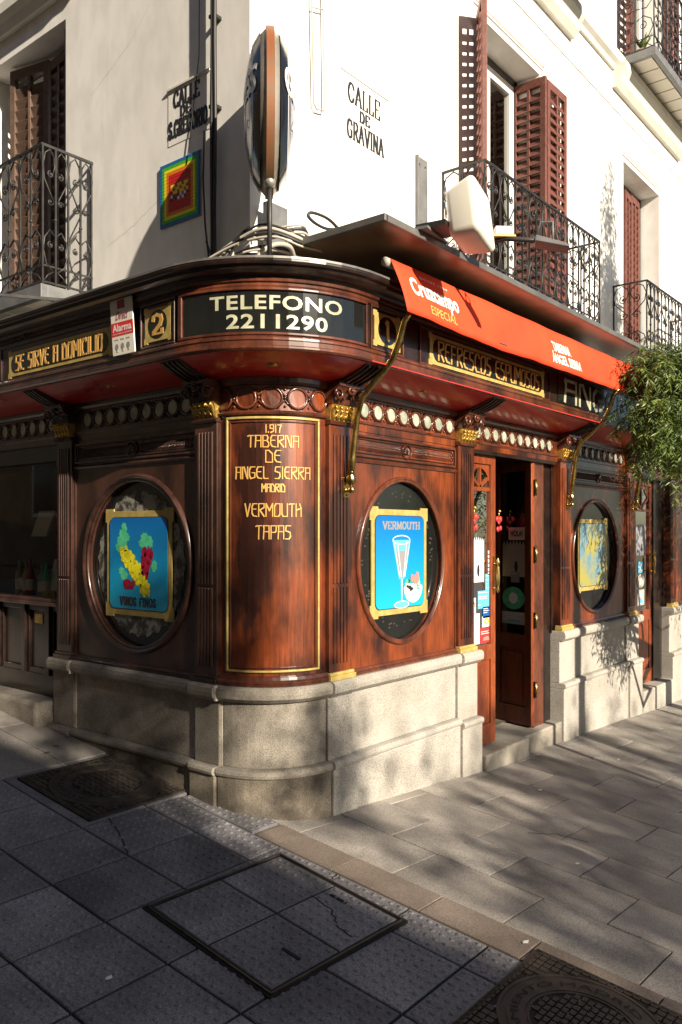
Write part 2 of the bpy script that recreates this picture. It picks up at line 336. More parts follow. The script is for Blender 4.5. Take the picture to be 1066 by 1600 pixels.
def btext(name, parent, text, fn, x0, x1, z0, z1, m, offset=0, d=.002, shear=0, space=1, split=False):
    cu = bpy.data.curves.new('txt', 'FONT'); cu.body = text; cu.offset = offset; cu.shear = shear; cu.space_character = space
    cu.resolution_u = 3
    ob = bpy.data.objects.new('txt', cu); COL.objects.link(ob)
    dg = bpy.context.evaluated_depsgraph_get(); dg.update()
    me = bpy.data.meshes.new_from_object(ob.evaluated_get(dg))
    bpy.data.objects.remove(ob)
    xs = [v.co.x for v in me.vertices]; ys = [v.co.y for v in me.vertices]
    ax, bx, ay, by = min(xs), max(xs), min(ys), max(ys)
    for v in me.vertices:
        v.co = fn(x0 + (v.co.x - ax) / (bx - ax) * (x1 - x0), z0 + (v.co.y - ay) / (by - ay) * (z1 - z0), d)
    me.materials.clear(); me.materials.append(m); me.name = name
    if not split: return link(name, me, parent)
    adj = {}
    for e in me.edges:
        a, b = e.vertices; adj.setdefault(a, []).append(b); adj.setdefault(b, []).append(a)
    comp = {}; k = 0
    for v in range(len(me.vertices)):
        if v in comp: continue
        st = [v]; comp[v] = k
        while st:
            q = st.pop()
            for n_ in adj.get(q, []):
                if n_ not in comp: comp[n_] = k; st.append(n_)
        k += 1
    for c in range(k):
        ids = [v for v in range(len(me.vertices)) if comp[v] == c]; mp_ = {v: i for i, v in enumerate(ids)}
        q = MB(); q.add([tuple(me.vertices[v].co) for v in ids], [tuple(mp_[v] for v in p.vertices) for p in me.polygons if comp[p.vertices[0]] == c], m); q.build('letter', parent)
def disc(mb, fn, cx, cz, rx, rz, d, m, n=24, thick=0):
    pts = [(cx + rx * math.cos(2 * PI * i / n), cz + rz * math.sin(2 * PI * i / n)) for i in range(n)]
    mb.add([fn(a, b, d) for a, b in pts], [tuple(range(n))], m)
    if thick: mb.add([fn(a, b, d - thick) for a, b in pts] + [fn(a, b, d) for a, b in pts], [(i, (i + 1) % n, n + (i + 1) % n, n + i) for i in range(n)], m)
def poly(mb, fn, pts, d, m): mb.add([fn(a, b, d) for a, b in pts], [tuple(range(len(pts)))], m)
def plate(mb, fn, pts, d0, d1, m):
    n = len(pts)
    mb.add([fn(a, b, d0) for a, b in pts] + [fn(a, b, d1) for a, b in pts],
           [tuple(range(n, 2 * n)), tuple(range(n))[::-1]] + [(i, (i + 1) % n, n + (i + 1) % n, n + i) for i in range(n)], m)
def rrect(x0, x1, z0, z1, r, n=5):
    o = []
    for cx, cz, a0 in ((x1 - r, z0 + r, -PI / 2), (x1 - r, z1 - r, 0), (x0 + r, z1 - r, PI / 2), (x0 + r, z0 + r, PI)):
        for i in range(n + 1):
            a = a0 + PI / 2 * i / n; o.append((cx + r * math.cos(a), cz + r * math.sin(a)))
    return o
def notched(x0, x1, z0, z1, n, e=.012):
    return [(x0, z0), (x0 + n, z0), (x0 + n, z0 + e), (x1 - n, z0 + e), (x1 - n, z0), (x1, z0), (x1, z0 + n), (x1 - e, z0 + n), (x1 - e, z1 - n), (x1, z1 - n),
            (x1, z1), (x1 - n, z1), (x1 - n, z1 - e), (x0 + n, z1 - e), (x0 + n, z1), (x0, z1), (x0, z1 - n), (x0 + e, z1 - n), (x0 + e, z0 + n), (x0, z0 + n)]
def ring(mb, fn, cx, cz, rx, rz, prof, m, n=56):
    k = len(prof); vs = []
    for i in range(n):
        a = 2 * PI * i / n
        for o, d in prof: vs.append(fn(cx + (rx + o) * math.cos(a), cz + (rz + o) * math.sin(a), d))
    mb.add(vs, [(i * k + j, i * k + (j + 1) % k, ((i + 1) % n) * k + (j + 1) % k, ((i + 1) % n) * k + j) for i in range(n) for j in range(k)], m, True)

# ---------------------------------------------------------------- ground
def z0(u, v):
    return -.03 + .12 * max(v, 0) + .105 * min(max(v, -6), 0) - .075 * min(max(u, 0), 2.2) - .045 * min(max(u - 2.2, 0), 12)
g = MB()
xs = [-60, -25, -12, -8, -5, -3, -2, -1, 0, 1, 2.2, 4, 6, 9, 14.2, 30, 60]; ys = [-70, -40, -20, -10, -6, -4, -3, -2, -1, 0, 1, 2, 4, 8, 20, 45]
vs = [(x, y, z0(x, y) - .014) for y in ys for x in xs]
g.add(vs, [(j * len(xs) + i, j * len(xs) + i + 1, (j + 1) * len(xs) + i + 1, (j + 1) * len(xs) + i) for j in range(len(ys) - 1) for i in range(len(xs) - 1)], joint)
ground = g.build('ground', kind='structure')
pavement = MB().box(-.01, .01, 4.2, 4.22, -.3, -.29, joint).build('pavement', kind='structure')

def slab_mesh(name, w, l, m, dots=False, th=.03):
    mb = MB(); b = .004 if dots else .0022; r = random.Random(3)
    v = [(-w / 2, -l / 2, -th), (w / 2, -l / 2, -th), (w / 2, l / 2, -th), (-w / 2, l / 2, -th), (-w / 2, -l / 2, -b), (w / 2, -l / 2, -b), (w / 2, l / 2, -b), (-w / 2, l / 2, -b),
         (-w / 2 + b, -l / 2 + b, 0), (w / 2 - b, -l / 2 + b, 0), (w / 2 - b, l / 2 - b, 0), (-w / 2 + b, l / 2 - b, 0)]
    mb.add(v, [(0, 1, 5, 4), (1, 2, 6, 5), (2, 3, 7, 6), (3, 0, 4, 7), (4, 5, 9, 8), (5, 6, 10, 9), (6, 7, 11, 10), (7, 4, 8, 11), (8, 9, 10, 11)], m)
    if dots:
        nx = max(1, round(w / .052)); ny = max(1, round(l / .052))
        for i in range(nx):
            for j in range(ny):
                cx = -w / 2 + w * (i + .5) / nx; cy = -l / 2 + l * (j + .5) / ny
                vs = []
                for rr, hh in ((.0135, .0), (.0105, .004), (.004, .0055)):
                    vs += [(cx + rr * math.cos(2 * PI * k / 8), cy + rr * math.sin(2 * PI * k / 8), hh) for k in range(8)]
                mb.add(vs, [(a * 8 + k, a * 8 + (k + 1) % 8, (a + 1) * 8 + (k + 1) % 8, (a + 1) * 8 + k) for a in range(2) for k in range(8)] + [tuple(range(16, 24))], m, True)
    return mb.mesh(name)
_sl = {}
def paver(x0, x1, y0, y1, m, dots=False, parent=None, dz=0, rz=0):
    key = (round(x1 - x0, 3), round(y1 - y0, 3), m.name, dots)
    if key not in _sl: g_ = .011 if m is tile_stone else .0045; _sl[key] = slab_mesh('paver', x1 - x0 - g_, y1 - y0 - g_, m, dots)
    cx, cy = (x0 + x1) / 2, (y0 + y1) / 2; e = .1
    gx = (z0(cx + e, cy) - z0(cx - e, cy)) / (2 * e); gy = (z0(cx, cy + e) - z0(cx, cy - e)) / (2 * e)
    o = bpy.data.objects.new('paver', _sl[key]); COL.objects.link(o); o.parent = parent or pavement
    nrm = Vector((-gx, -gy, 1)).normalized(); q = nrm.to_track_quat('Z', 'Y')
    X = Vector((1, 0, gx)).normalized(); Y = nrm.cross(X)
    M = Matrix((X, Y, nrm)).transposed().to_4x4() @ Matrix.Rotation(rz + random.uniform(-.0015, .0015), 4, 'Z')
    M.translation = (cx, cy, z0(cx, cy) + dz + random.uniform(-.0015, .0015)); o.matrix_world = M
    return o
def inbuild(x, y): return (x > .06 and y > .12)
jb = MB(); jb.add([(x, y, z0(x, y) - .011) for y in (-6, -3, 0, .62) for x in (-4, -.135)], [(i * 2, i * 2 + 1, i * 2 + 3, i * 2 + 2) for i in range(3)], gap); jb.build('joint_bed', pavement)
# tactile tiles on the left
for i in range(-8, 1):
    xa = -.36 + .4275 * (i - 1) if i <= 0 else 0
    xb = xa + .4275 if i < 0 else -.0
    if i == 0: xa, xb = -.36, -.135
    else: xa = -.36 + .4275 * i; xb = xa + .4275
    for j in range(-9, 1):
        ya = .227 + .4125 * j; yb = ya + .4125
        if xb < -2.6 and yb < -1.4: continue
        paver(xa, xb, ya, yb, tile_stone, True)
    for j in range(1, 8):
        ya = .64 + .83 * (j - 1) - (.06 if False else 0); yb = ya + .83
        if i <= -2 and j <= 1: paver(xa, xb, ya, ya + .4125, tile_stone, True); paver(xa, xb, ya + .4125, yb, tile_stone, True); continue
        paver(xa, xb if i < 0 else 0.07, ya, yb, slab_stone if j > 1 else tile_stone)
paver(-.135, .08, .02, .62, tile_stone, True)
# brown border strip
for k, (ya, yb) in enumerate([(-.54, .0), (-1.06, -.54), (-1.57, -1.06), (-2.1, -1.57), (-2.7, -2.1), (-3.3, -2.7)]):
    paver(-.135, .08, ya, yb, strip_stone)
# granite slabs on the right
for i in range(0, 26):
    xa = .08 + .4325 * i; xb = xa + .4325; off = -.13 if i % 2 == 0 else -.45
    if i > 16: off = off
    for j in range(-1, 6):
        yb = off - .622 * j; ya = yb - .622
        if ya > .35: continue
        cx = (xa + xb) / 2
        if (cx + 3.29) > 0 and j > 3 and i > 6: continue
        if ya < -2.7 and i < 3 and ya < -3.4: continue
        paver(xa, xb, ya, yb, slab_stone)
# step stones
def stepbox(name, x0, x1, y0, y1, za, zb, m): return MB().box(x0, x1, y0, y1, za, zb, m).build(name, pavement, .012)
stepbox('step_stone', 2.24, 2.95, -.10, .35, -.5, -.085, granite_old)
stepbox('step_stone', 2.955, 3.68, -.06, .35, -.5, -.085, granite_old)
stepbox('step_stone', 2.24, 3.68, .353, 1.0, -.5, -.075, granite_old)
stepbox('step_stone', 5.75, 6.80, -.08, .5, -.6, -.13, granite)
stepbox('step_stone', 7.6, 8.8, -.08, .5, -.6, -.2, granite)
MB().box(-.16, .3, 2.16, 6, -.2, .405, granite_old).build('step_stone', pavement, .025)

# manhole covers
iron_worn = pm('worn_brown_iron', (.030, .022, .018), .6, .2, c2=(.055, .040, .032), nscale=14, bump=(90, .4, .002))
gap_brown = pm('dark_groove', (.018, .014, .012), .9)  # darker brown base beneath the raised relief
def manhole(label, cx, cy, size, rz, seed):
    cast_iron, gap = (iron_worn, gap_brown) if seed else (globals()['cast_iron'], globals()['gap'])
    e = .1; gx = (z0(cx + e, cy) - z0(cx - e, cy)) / (2 * e); gy = (z0(cx, cy + e) - z0(cx, cy - e)) / (2 * e)
    t = thing('manhole_cover', label, 'manhole cover', (cx, cy, z0(cx, cy)))
    t.rotation_euler = Vector((-gx, -gy, 1)).to_track_quat('Z', 'Y').to_euler(); t.rotation_euler.z = rz
    h = size / 2
    f = MB().box(-h, h, -h, h, -.02, .004, gap); [f.box(*q, -.01, .010, cast_iron) for q in ((-h, h, -h, -h + .02), (-h, h, h - .02, h), (-h, -h + .02, -h, h), (h - .02, h, -h, h))]
    for i in range(20):
        for j in range(20):
            x = -h + size * (i + .5) / 20; y = -h + size * (j + .5) / 20
            if math.hypot(x, y) > h * .93: f.box(x - .014, x + .014, y - .014, y + .014, .004, .010, cast_iron)
    f.build('frame', t)
    lid = MB(); lid.lathe([(h * .90, .004), (h * .90, .010), (h * .86, .010), (h * .86, .007), (h * .80, .007), (h * .80, .010), (h * .60, .010), (h * .60, .007), (h * .57, .007), (h * .57, .010), (h * .55, .010), (h * .55, .005)], (0, 0, 0), cast_iron, 48); lid.lathe([(h * .56, .0052), (0, .0052)], (0, 0, 0), gap, 40)
    for p in lid.sm: pass
    lid.sm = [False] * len(lid.sm)
    for i in range(-6, 7):
        for j in range(-7, 8):
            x = i * .038 + (.0 if j % 2 else .008); y = j * .028
            if math.hypot(x, y) < h * .5: lid.box(x - .015, x + .015, y - .0105, y + .0105, .006, .011, cast_iron)
    r = h * .70
    for k, ch in enumerate('SANEAMIENTO  MADRID  AYUNTAMIENTO  ' if seed else 'CANAL  ALUMINIO  FUNDICION  SERIE N  '):
        pass
    lid.build('lid', t)
    txt = 'FUNDICION' if seed else 'ALUMBRADO'
    def ringfn(rr):
        def fn(x, zz, d):
            a = -x / rr; return ((rr + zz) * math.sin(-a), (rr + zz) * math.cos(a), .0105 + d)
        return fn
    btext('rim_lettering', t, 'AYUNTAMIENTO MADRID', ringfn(r - .01), -.52, .52, 0, .030, gap, .0)
    return t
manhole('square iron manhole cover with round lid at foot of the left granite wall', -.352, 1.037, .74, 0, 0)
manhole('rusty brown manhole cover cut off by the bottom edge of the pavement strip', -.365, -1.94, .70, 0, 1)

# large access cover set with tiles
ac = thing('access_cover', 'square paved access cover with four tactile tiles in a dark steel frame', 'access cover', (-.647, -.645, z0(-.6, -.645) + .006))
ac.rotation_euler = (math.atan(.105), 0, math.radians(-3.2))
h = .405
MB().box(-h - .012, h + .012, -h - .012, h + .012, -.02, .0035, gap).build('frame_bed', ac)
fr = MB()
for a, b, c, d in ((-h, h, -h, -h + .008), (-h, h, h - .008, h), (-h, -h + .008, -h, h), (h - .008, h, -h, h)): fr.box(a, b, c, d, -.01, .012, cast_iron)
fr.build('frame', ac)
tm = slab_mesh('paver', .375, .375, tile_stone, True)
for i in (-1, 1):
    for j in (-1, 1):
        link('paver', tm, ac, (i * .193, j * .193, .0095))
for (x, y) in ((-.17, -.27), (.30, -.10)):
    MB().box(x - .008, x + .008, y - .05, y + .05, .0095, .0145, gap).build('lifting_slot', ac)
for k, pts in enumerate([[(-.62, .64), (-.69, .44), (-.79, .235)], [(-.42, -.66), (-.45, -.80), (-.53, -.90), (-.55, -1.0)], [(-.3, -.52), (-.2, -.6), (-.14, -.58)], [(1.3, -.9), (1.45, -1.02), (1.5, -1.2)]]):
    r = random.Random(k); mb = MB(); P_ = []
    for (ax, ay), (bx, by) in zip(pts, pts[1:]):
        for i in range(6): t_ = i / 6; P_.append((ax + (bx - ax) * t_ + r.uniform(-.006, .006), ay + (by - ay) * t_ + r.uniform(-.006, .006)))
    P_.append(pts[-1]); dz_ = .018 if k == 1 else .0022
    for (ax, ay), (bx, by) in zip(P_, P_[1:]):
        L_ = math.hypot(bx - ax, by - ay) + 1e-6; nx_, ny_ = -(by - ay) / L_ * .0035, (bx - ax) / L_ * .0035
        mb.add([(ax - nx_, ay - ny_, z0(ax, ay) + dz_), (ax + nx_, ay + ny_, z0(ax, ay) + dz_), (bx + nx_, by + ny_, z0(bx, by) + dz_), (bx - nx_, by - ny_, z0(bx, by) + dz_)], [(0, 1, 2, 3)], gap)
    mb.build('crack', pavement)
# small litter
for k, (x, y, c) in enumerate([(-1.44, -.53, white_p), (-.72, -.38, white_p), (.0, -1.53, white_p), (1.1, -1.3, white_p), (2.2, -.55, white_p), (3.6, -.6, white_p), (-.25, 1.75, bark), (-.36, 1.68, bark)]):
    mb = MB(); a = random.random() * 3; s_ = .014 if c is white_p else .022
    mb.add([(x + s_ * math.cos(a + q) * (1 + .6 * (i % 2)), y + s_ * math.sin(a + q), z0(x, y) + .006 + .003 * (i % 2)) for i, q in enumerate((0, 1.2, 2.6, 3.9, 5.1))], [(0, 1, 2, 3, 4)], c)
    nm = ['pale scrap of paper on the dark tiles at far lower left', 'pale scrap of paper on the paved access cover', 'crumpled white scrap at corner of rusty manhole cover', 'small pale scrap on the sunlit slabs', 'tiny white scrap on slabs near the door step', 'white scrap on slabs beyond the door',
          'dry brown leaf nearer the left stone step', 'dry brown leaf nearer the round manhole lid'][k]
    tag(mb.build('paper_scrap' if c is white_p else 'dry_leaf'), nm, 'litter' if c is white_p else 'leaf')

# ---------------------------------------------------------------- tavern frontage
T = thing('tavern_frontage', 'carved mahogany tavern front on granite plinth wrapping round the street corner', 'shopfront', (0, 0, 0))
def N(name, mb, bevel=0, label=None, kind=None):
    if mb.v and min(v[1] for v in mb.v) > .405 and max(v[0] for v in mb.v) < .40:      # the left street front: browner varnish, darkened further in colour for its shade
        mb.mats = [{wood: wood_left_shade, wood_trim: trim_left_shade}.get(m_, m_) for m_ in mb.mats]
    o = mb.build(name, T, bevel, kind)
    if label: o['label'] = label
    return o
capP = [(-.1, .628), (.035, .628), (.05, .64), (.066, .652), (.07, .68), (.066, .705), (.05, .72), (-.1, .72)]
def capQ(e): return [(d + (e if d > 0 else 0), z) for d, z in capP]
def torus(e, zt=.245):
    return [(-.1, zt - .05), (.05 + e, zt - .05)] + [(.05 + e + .022 * math.sin(a), zt - .025 - .025 * math.cos(a)) for a in (.4, .9, 1.57, 2.2, 2.7)] + [(.04 + e, zt), (-.1, zt)]
def plinth(s0, s1, e, m, zt=.245):
    g_ = .003
    N('granite_block', fbox(MB(), s0 + g_, s1 - g_, zt, .63, -.15, .012 + e, m), .006)
    mb = MB(); sweep(mb, capQ(e), s0 + g_, s1 - g_, m); N('granite_cap', mb, .003)
    mb = MB(); sweep(mb, torus(e, zt), s0 + g_, s1 - g_, m); N('granite_torus', mb, .003)
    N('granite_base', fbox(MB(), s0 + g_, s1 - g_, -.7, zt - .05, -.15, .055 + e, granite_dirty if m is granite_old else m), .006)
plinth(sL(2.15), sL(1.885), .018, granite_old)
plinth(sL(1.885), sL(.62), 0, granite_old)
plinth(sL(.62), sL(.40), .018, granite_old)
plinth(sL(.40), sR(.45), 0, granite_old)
plinth(sR(.45), sR(.69), .012, granite)
plinth(sR(.69), sR(1.93), 0, granite)
plinth(sR(1.93), sR(2.22), .018, granite, .215)
plinth(sR(3.69), sR(3.97), .018, granite, .25)
plinth(sR(3.97), sR(5.36), 0, granite, .25)
plinth(sR(5.36), sR(5.74), .018, granite, .25)
plinth(sR(6.78), sR(7.1), .018, granite, .18)
plinth(sR(7.1), sR(9), 0, granite, .18)
# jamb faces of the plinth at the doorways
for u0, u1 in ((2.0, 2.20), (3.70, 3.9), (5.5, 5.72), (6.8, 7.0)):
    N('granite_jamb', MB().box(u0, u1, -.01, .42, -.6, .70, granite), .01)
N('granite_jamb', MB().box(-.005, .3, 2.0, 2.14, -.3, .70, granite_old), .01)

# wooden wall behind everything
def long(name, prof, m):
    for a, b in ((S0, 0.0), (0.0, S1)):
        mb = MB(); sweep(mb, prof, a, b, m); N(name, mb)
def back(s0, s1, z_0=.70, z_1=3.0): N('wall_core', fbox(MB(), s0, s1, z_0, z_1, -.30, -.045, wood_dark))
back(sL(2.12), sR(2.16)); back(sR(3.68), sR(5.74)); back(sR(6.8), sR(9)); back(sL(6), sL(2.12), 2.17); back(sR(2.16), sR(3.68), 2.24); back(sR(5.74), sR(6.8), 2.24)

def reeds(mb, s0, s1, za, zb, d, m, n=5):
    wd = (s1 - s0); e = wd * .14; p = (wd - 2 * e) / n
    for i in range(n):
        a = s0 + e + p * i + p * .18; sweep(mb, [(d - .002, za), (d + .010, za), (d + .010, zb), (d - .002, zb)], a, a + p * .64, m)
def pilaster(s0, s1, m=wood, zb=.72, foot=gold_paint):
    mb = MB(); fbox(mb, s0, s1, zb, 2.28, -.05, .03, m)
    reeds(mb, s0, s1, zb + .10, 1.28, .03, m); reeds(mb, s0, s1, 1.30, 2.20, .03, m)
    N('pilaster', mb, .003)
    mb = MB(); c = (s0 + s1) / 2
    fbox(mb, s0 - .012, s1 + .012, zb, zb + .03, -.02, .055, foot); fbox(mb, s0 - .006, s1 + .006, zb + .03, zb + .048, -.02, .045, foot)
    N('pilaster_foot', mb, .004)
    # capital: gilded basket of leaves below, carved wooden volutes above
    mb = MB(); sweep(mb, [(-.04, 2.255), (.045, 2.255), (.05, 2.27), (.04, 2.28), (-.04, 2.28)], s0 - .008, s1 + .008, wood_trim)
    sweep(mb, [(-.04, 2.28), (.034, 2.28), (.038, 2.33), (.055, 2.375), (-.04, 2.375)], s0 + .004, s1 - .004, gold)
    W_ = s1 - s0
    for k in range(5):
        x = s0 + W_ * (.1 + .2 * k)
        pts = [F(x, 2.285, .036), F(x + .002 * (k - 2), 2.32, .046), F(x + .004 * (k - 2), 2.345, .058), F(x + .006 * (k - 2), 2.36, .076), F(x + .006 * (k - 2), 2.345, .084)]
        mb.tube(pts, [.009, .012, .011, .009, .005], gold, 6)
    for k in range(4):
        x = s0 + W_ * (.2 + .2 * k)
        mb.tube([F(x - .012, 2.29, .044), F(x, 2.315, .056), F(x + .012, 2.29, .044)], .006, gold, 5); mb.ball(F(x, 2.335, .058), .009, gold, 6, 4)
    N('gilded_capital', mb)
    mb = MB(); cm = wood_trim
    sweep(mb, [(-.04, 2.376), (.06, 2.376), (.075, 2.42), (.11, 2.47), (.12, 2.475), (.12, 2.50), (-.04, 2.50)], s0 - .01, s1 + .01, cm)
    for sg, x in ((-1, s0 + .01), (1, s1 - .01)):
        pts = []
        for i in range(18):
            a = i * .55; r = .040 * (1 - i / 20)
            pts.append(F(x + sg * (.004 + r * math.cos(a)), 2.425 + r * math.sin(a), .105 - .0005 * i))
        mb.tube(pts, .010, cm, 5)
    pts = [F(c + .028 * math.cos(a), 2.455 + .02 * math.sin(a), .115) for a in [i * .785 for i in range(8)]]
    mb.tube(pts, .009, cm, 5, closed=True); mb.ball(F(c, 2.455, .12), .013, cm, 8, 5)
    for k in (-1, 1): mb.tube([F(c + k * .02, 2.44, .10), F(c + k * .05, 2.40, .09), F(c + k * .07, 2.43, .10)], .008, cm, 5)
    N('carved_capital', mb)
    # bracket under the soffit
    mb = MB(); pr = [(.0, 2.49), (.10, 2.49)] + [(.10 + .20 * (i / 6), 2.50 + .075 * (i / 6) ** 1.5) for i in range(1, 7)] + [(.305, 2.592), (.0, 2.60)]
    sweep(mb, pr, s0 + .01, s1 - .01, wood_dark)
    for k in range(4):
        x = s0 + W_ * (.2 + .2 * k) ; sweep(mb, [(.09, 2.484), (.10, 2.480)] + [(.10 + .20 * (i / 6), 2.49 + .075 * (i / 6) ** 1.5) for i in range(1, 7)] + [(.302, 2.582), (.09, 2.51)], x - .008, x + .008, wood_dark)
    N('soffit_bracket', mb)
pil_v = [(.605, .41)]
pilaster(sL(2.10), sL(1.915), wood, foot=wood_trim); pilaster(sL(.615), sL(.42), wood, foot=wood_trim)
pilaster(sR(.455), sR(.675)); pilaster(sR(1.94), sR(2.165)); pilaster(sR(3.71), sR(3.94)); pilaster(sR(5.40), sR(5.64)); pilaster(sR(6.84), sR(7.05))
pilaster(sL(4.35), sL(4.15), wood)

# frieze of roundels
def frieze(s0, s1, centres, m=wood, r=.047, mir=True):
    N('frieze_board', fbox(MB(), s0, s1, 2.245, 2.50, -.05, .002, m))
    mb = MB(); sweep(mb, [(0, 2.29), (.014, 2.295), (.014, 2.308), (0, 2.312)], s0, s1, wood_trim)
    sweep(mb, [(0, 2.455), (.02, 2.46), (.03, 2.475), (.03, 2.50), (0, 2.50)], s0, s1, wood_trim); N('frieze_moulding', mb)
    for c in centres:
        mb = MB(); ring(mb, F, c, 2.383, r, r, [(-.002, .001), (-.002, .012), (.004, .016), (.011, .012), (.012, .001)], wood_trim, 20)
        o = N('roundel', mb)
        g_ = MB(); disc(g_, F, c, 2.383, r - .001, r - .001, .006, mirror if mir else wood, 20)
        g_.build('roundel_glass' if mir else 'roundel_boss', o)
    mb = MB()
    for a, b in zip(centres, centres[1:]):
        x = (a + b) / 2; hw = abs(b - a) / 2 - r * .55
        mb.tube([F(x - hw, 2.323, .004), F(x, 2.37, .01), F(x + hw, 2.323, .004)], .006, wood_trim, 5); mb.tube([F(x - hw, 2.443, .004), F(x, 2.396, .01), F(x + hw, 2.443, .004)], .006, wood_trim, 5)
        mb.ball(F(x, 2.383, .006), .010, wood_trim, 6, 4); mb.ball(F(x, 2.335, .004), .009, wood_trim, 6, 4); mb.ball(F(x, 2.432, .004), .009, wood_trim, 6, 4)
    if mb.v: N('frieze_carving', mb, kind='stuff')
frieze(sR(.675), sR(1.94), [sR(.829 + .1455 * i) for i in range(8)])
frieze(sR(2.165), sR(3.71), [sR(2.262 + .1405 * i) for i in range(10)])
frieze(sR(3.94), sR(5.40), [sR(4.06 + .15 * i) for i in range(9)])
frieze(sR(5.64), sR(6.84), [sR(5.75 + .15 * i) for i in range(7)])
frieze(sR(7.05), sR(9), [sR(7.2 + .15 * i) for i in range(6)])
frieze(sL(1.915), sL(.615), [sL(1.757 - .1295 * i) for i in range(9)])
frieze(sL(4.15), sL(2.10), [sL(3.9 - .1305 * i) for i in range(14)])
frieze(sL(.42), sR(.455), [AL * .5 + (i - 2) * .150 for i in range(5)], r=.054, mir=False)

# panels with ovals
def oval_bay(s0, s1, cs, cz, rs, rz, carved=True, fw=.030):
    N('panel_backing', fbox(MB(), s0, s1, 2.00, 2.26, -.05, -.004, wood))
    # rectangle with an oval opening
    n = 64; za, zb = .722, 2.055; mb = MB(); outer = []; inner = []
    rx, rzz = rs - fw, rz - fw; q_ = fw / .045
    angs = sorted(set([2 * PI * i / n for i in range(n)] + [math.atan2(zz - cz, ss - cs) % (2 * PI) for zz in (za, zb) for ss in (s0, s1)]))
    for a in angs:
        ca, sa = math.cos(a), math.sin(a)
        tx = ((s1 - cs) / ca if ca > 0 else (s0 - cs) / ca) if abs(ca) > 1e-9 else 1e9
        tz = ((zb - cz) / sa if sa > 0 else (za - cz) / sa) if abs(sa) > 1e-9 else 1e9
        t = min(tx, tz); outer.append((cs + t * ca, cz + t * sa))
        r = 1 / math.sqrt((ca / rx) ** 2 + (sa / rzz) ** 2); inner.append((cs + r * ca, cz + r * sa))
    k = len(angs)
    mb.add([F(a, b, 0) for a, b in outer] + [F(a, b, 0) for a, b in inner] + [F(a, b, -.035) for a, b in inner],
           [(i, (i + 1) % k, k + (i + 1) % k, k + i) for i in range(k)] + [(k + i, k + (i + 1) % k, 2 * k + (i + 1) % k, 2 * k + i) for i in range(k)], wood)
    N('oval_panel', mb)
    mb = MB(); ring(mb, F, cs, cz, rx, rzz, [(-.004, -.01), (-.006, .012), (.004 * q_, .018), (.012 * q_, .013), (.018 * q_, .015), (.026 * q_, .028 * q_ + .004), (.036 * q_, .024 * q_ + .004), (.045 * q_, .010), (.047 * q_, -.002)], wood_trim, 72)
    N('oval_frame', mb)
    mb = MB(); disc(mb, F, cs, cz, rx + .002, rzz + .002, -.030, black_glass, 64); N('oval_glass', mb)
    # carved band above
    mb = MB()
    def fr(a0, a1, b0, b1, w_, d, m):
        for q in ((a0, a1, b0, b0 + w_), (a0, a1, b1 - w_, b1), (a0, a0 + w_, b0 + w_, b1 - w_), (a1 - w_, a1, b0 + w_, b1 - w_)): fbox(mb, q[0], q[1], q[2], q[3], -.006, d, m)
    fr(s0 + .012, s1 - .012, 2.085, 2.225, .014, .016, wood_trim); fr(s0 + .035, s1 - .035, 2.108, 2.203, .007, .008, wood_trim)
    N('carved_band_frame', mb, .003)
    if carved:
        mb = MB(); mc = (s0 + s1) / 2
        for a in range(9):
            t = PI * (a / 8) ; mb.tube([F(mc, 2.135, .0), F(mc + .03 * math.cos(t), 2.145 + .03 * math.sin(t), .012), F(mc + .042 * math.cos(t), 2.148 + .042 * math.sin(t), .002)], [.003, .007, .003], wood_trim, 5)
        ring(mb, F, mc, 2.155, .05, .045, [(0, -.004), (0, .008), (.006, .008), (.006, -.004)], wood_trim, 20)
        for sg in (-1, 1):
            for q in range(5):
                x = mc + sg * ((s1 - s0) / 2 - .055); mb.ball(F(x + .008 * (-1) ** q, 2.12 + q * .018, 0), .009, wood_trim, 6, 4)
            for q in range(int((s1 - s0 - .26) / .028)):
                x = mc + sg * (.07 + q * .014)
                if abs(x - mc) < (s1 - s0) / 2 - .075: mb.tube([F(x, 2.125, -.003), F(x + .02, 2.185, -.003)], .0022, wood_trim, 4); mb.tube([F(x + .02, 2.125, -.003), F(x, 2.185, -.003)], .0022, wood_trim, 4)
        N('shell_carving', mb, kind='stuff')
    mb = MB(); sweep(mb, [(-.01, 2.045), (.012, 2.05), (.018, 2.062), (.006, 2.075), (-.01, 2.078)], s0, s1, wood_trim)
    for x in (s0 + .004, s1 - .016): fbox(mb, x, x + .012, .74, 2.045, -.004, .009, wood_trim)
    sweep(mb, [(-.01, .722), (.03, .722), (.032, .735), (.02, .742), (.016, .756), (-.01, .76)], s0, s1, wood_trim)
    N('panel_moulding', mb)
oval_bay(sL(1.915), sL(.615), sL(1.2235), 1.405, .572, .585, fw=.045)
oval_bay(sR(.675), sR(1.94), sR(1.263), 1.420, .514, .563)
oval_bay(sR(3.94), sR(5.40), sR(4.60), 1.38, .585, .565)
oval_bay(sR(7.05), sR(9), sR(8.0), 1.38, .585, .565, False)
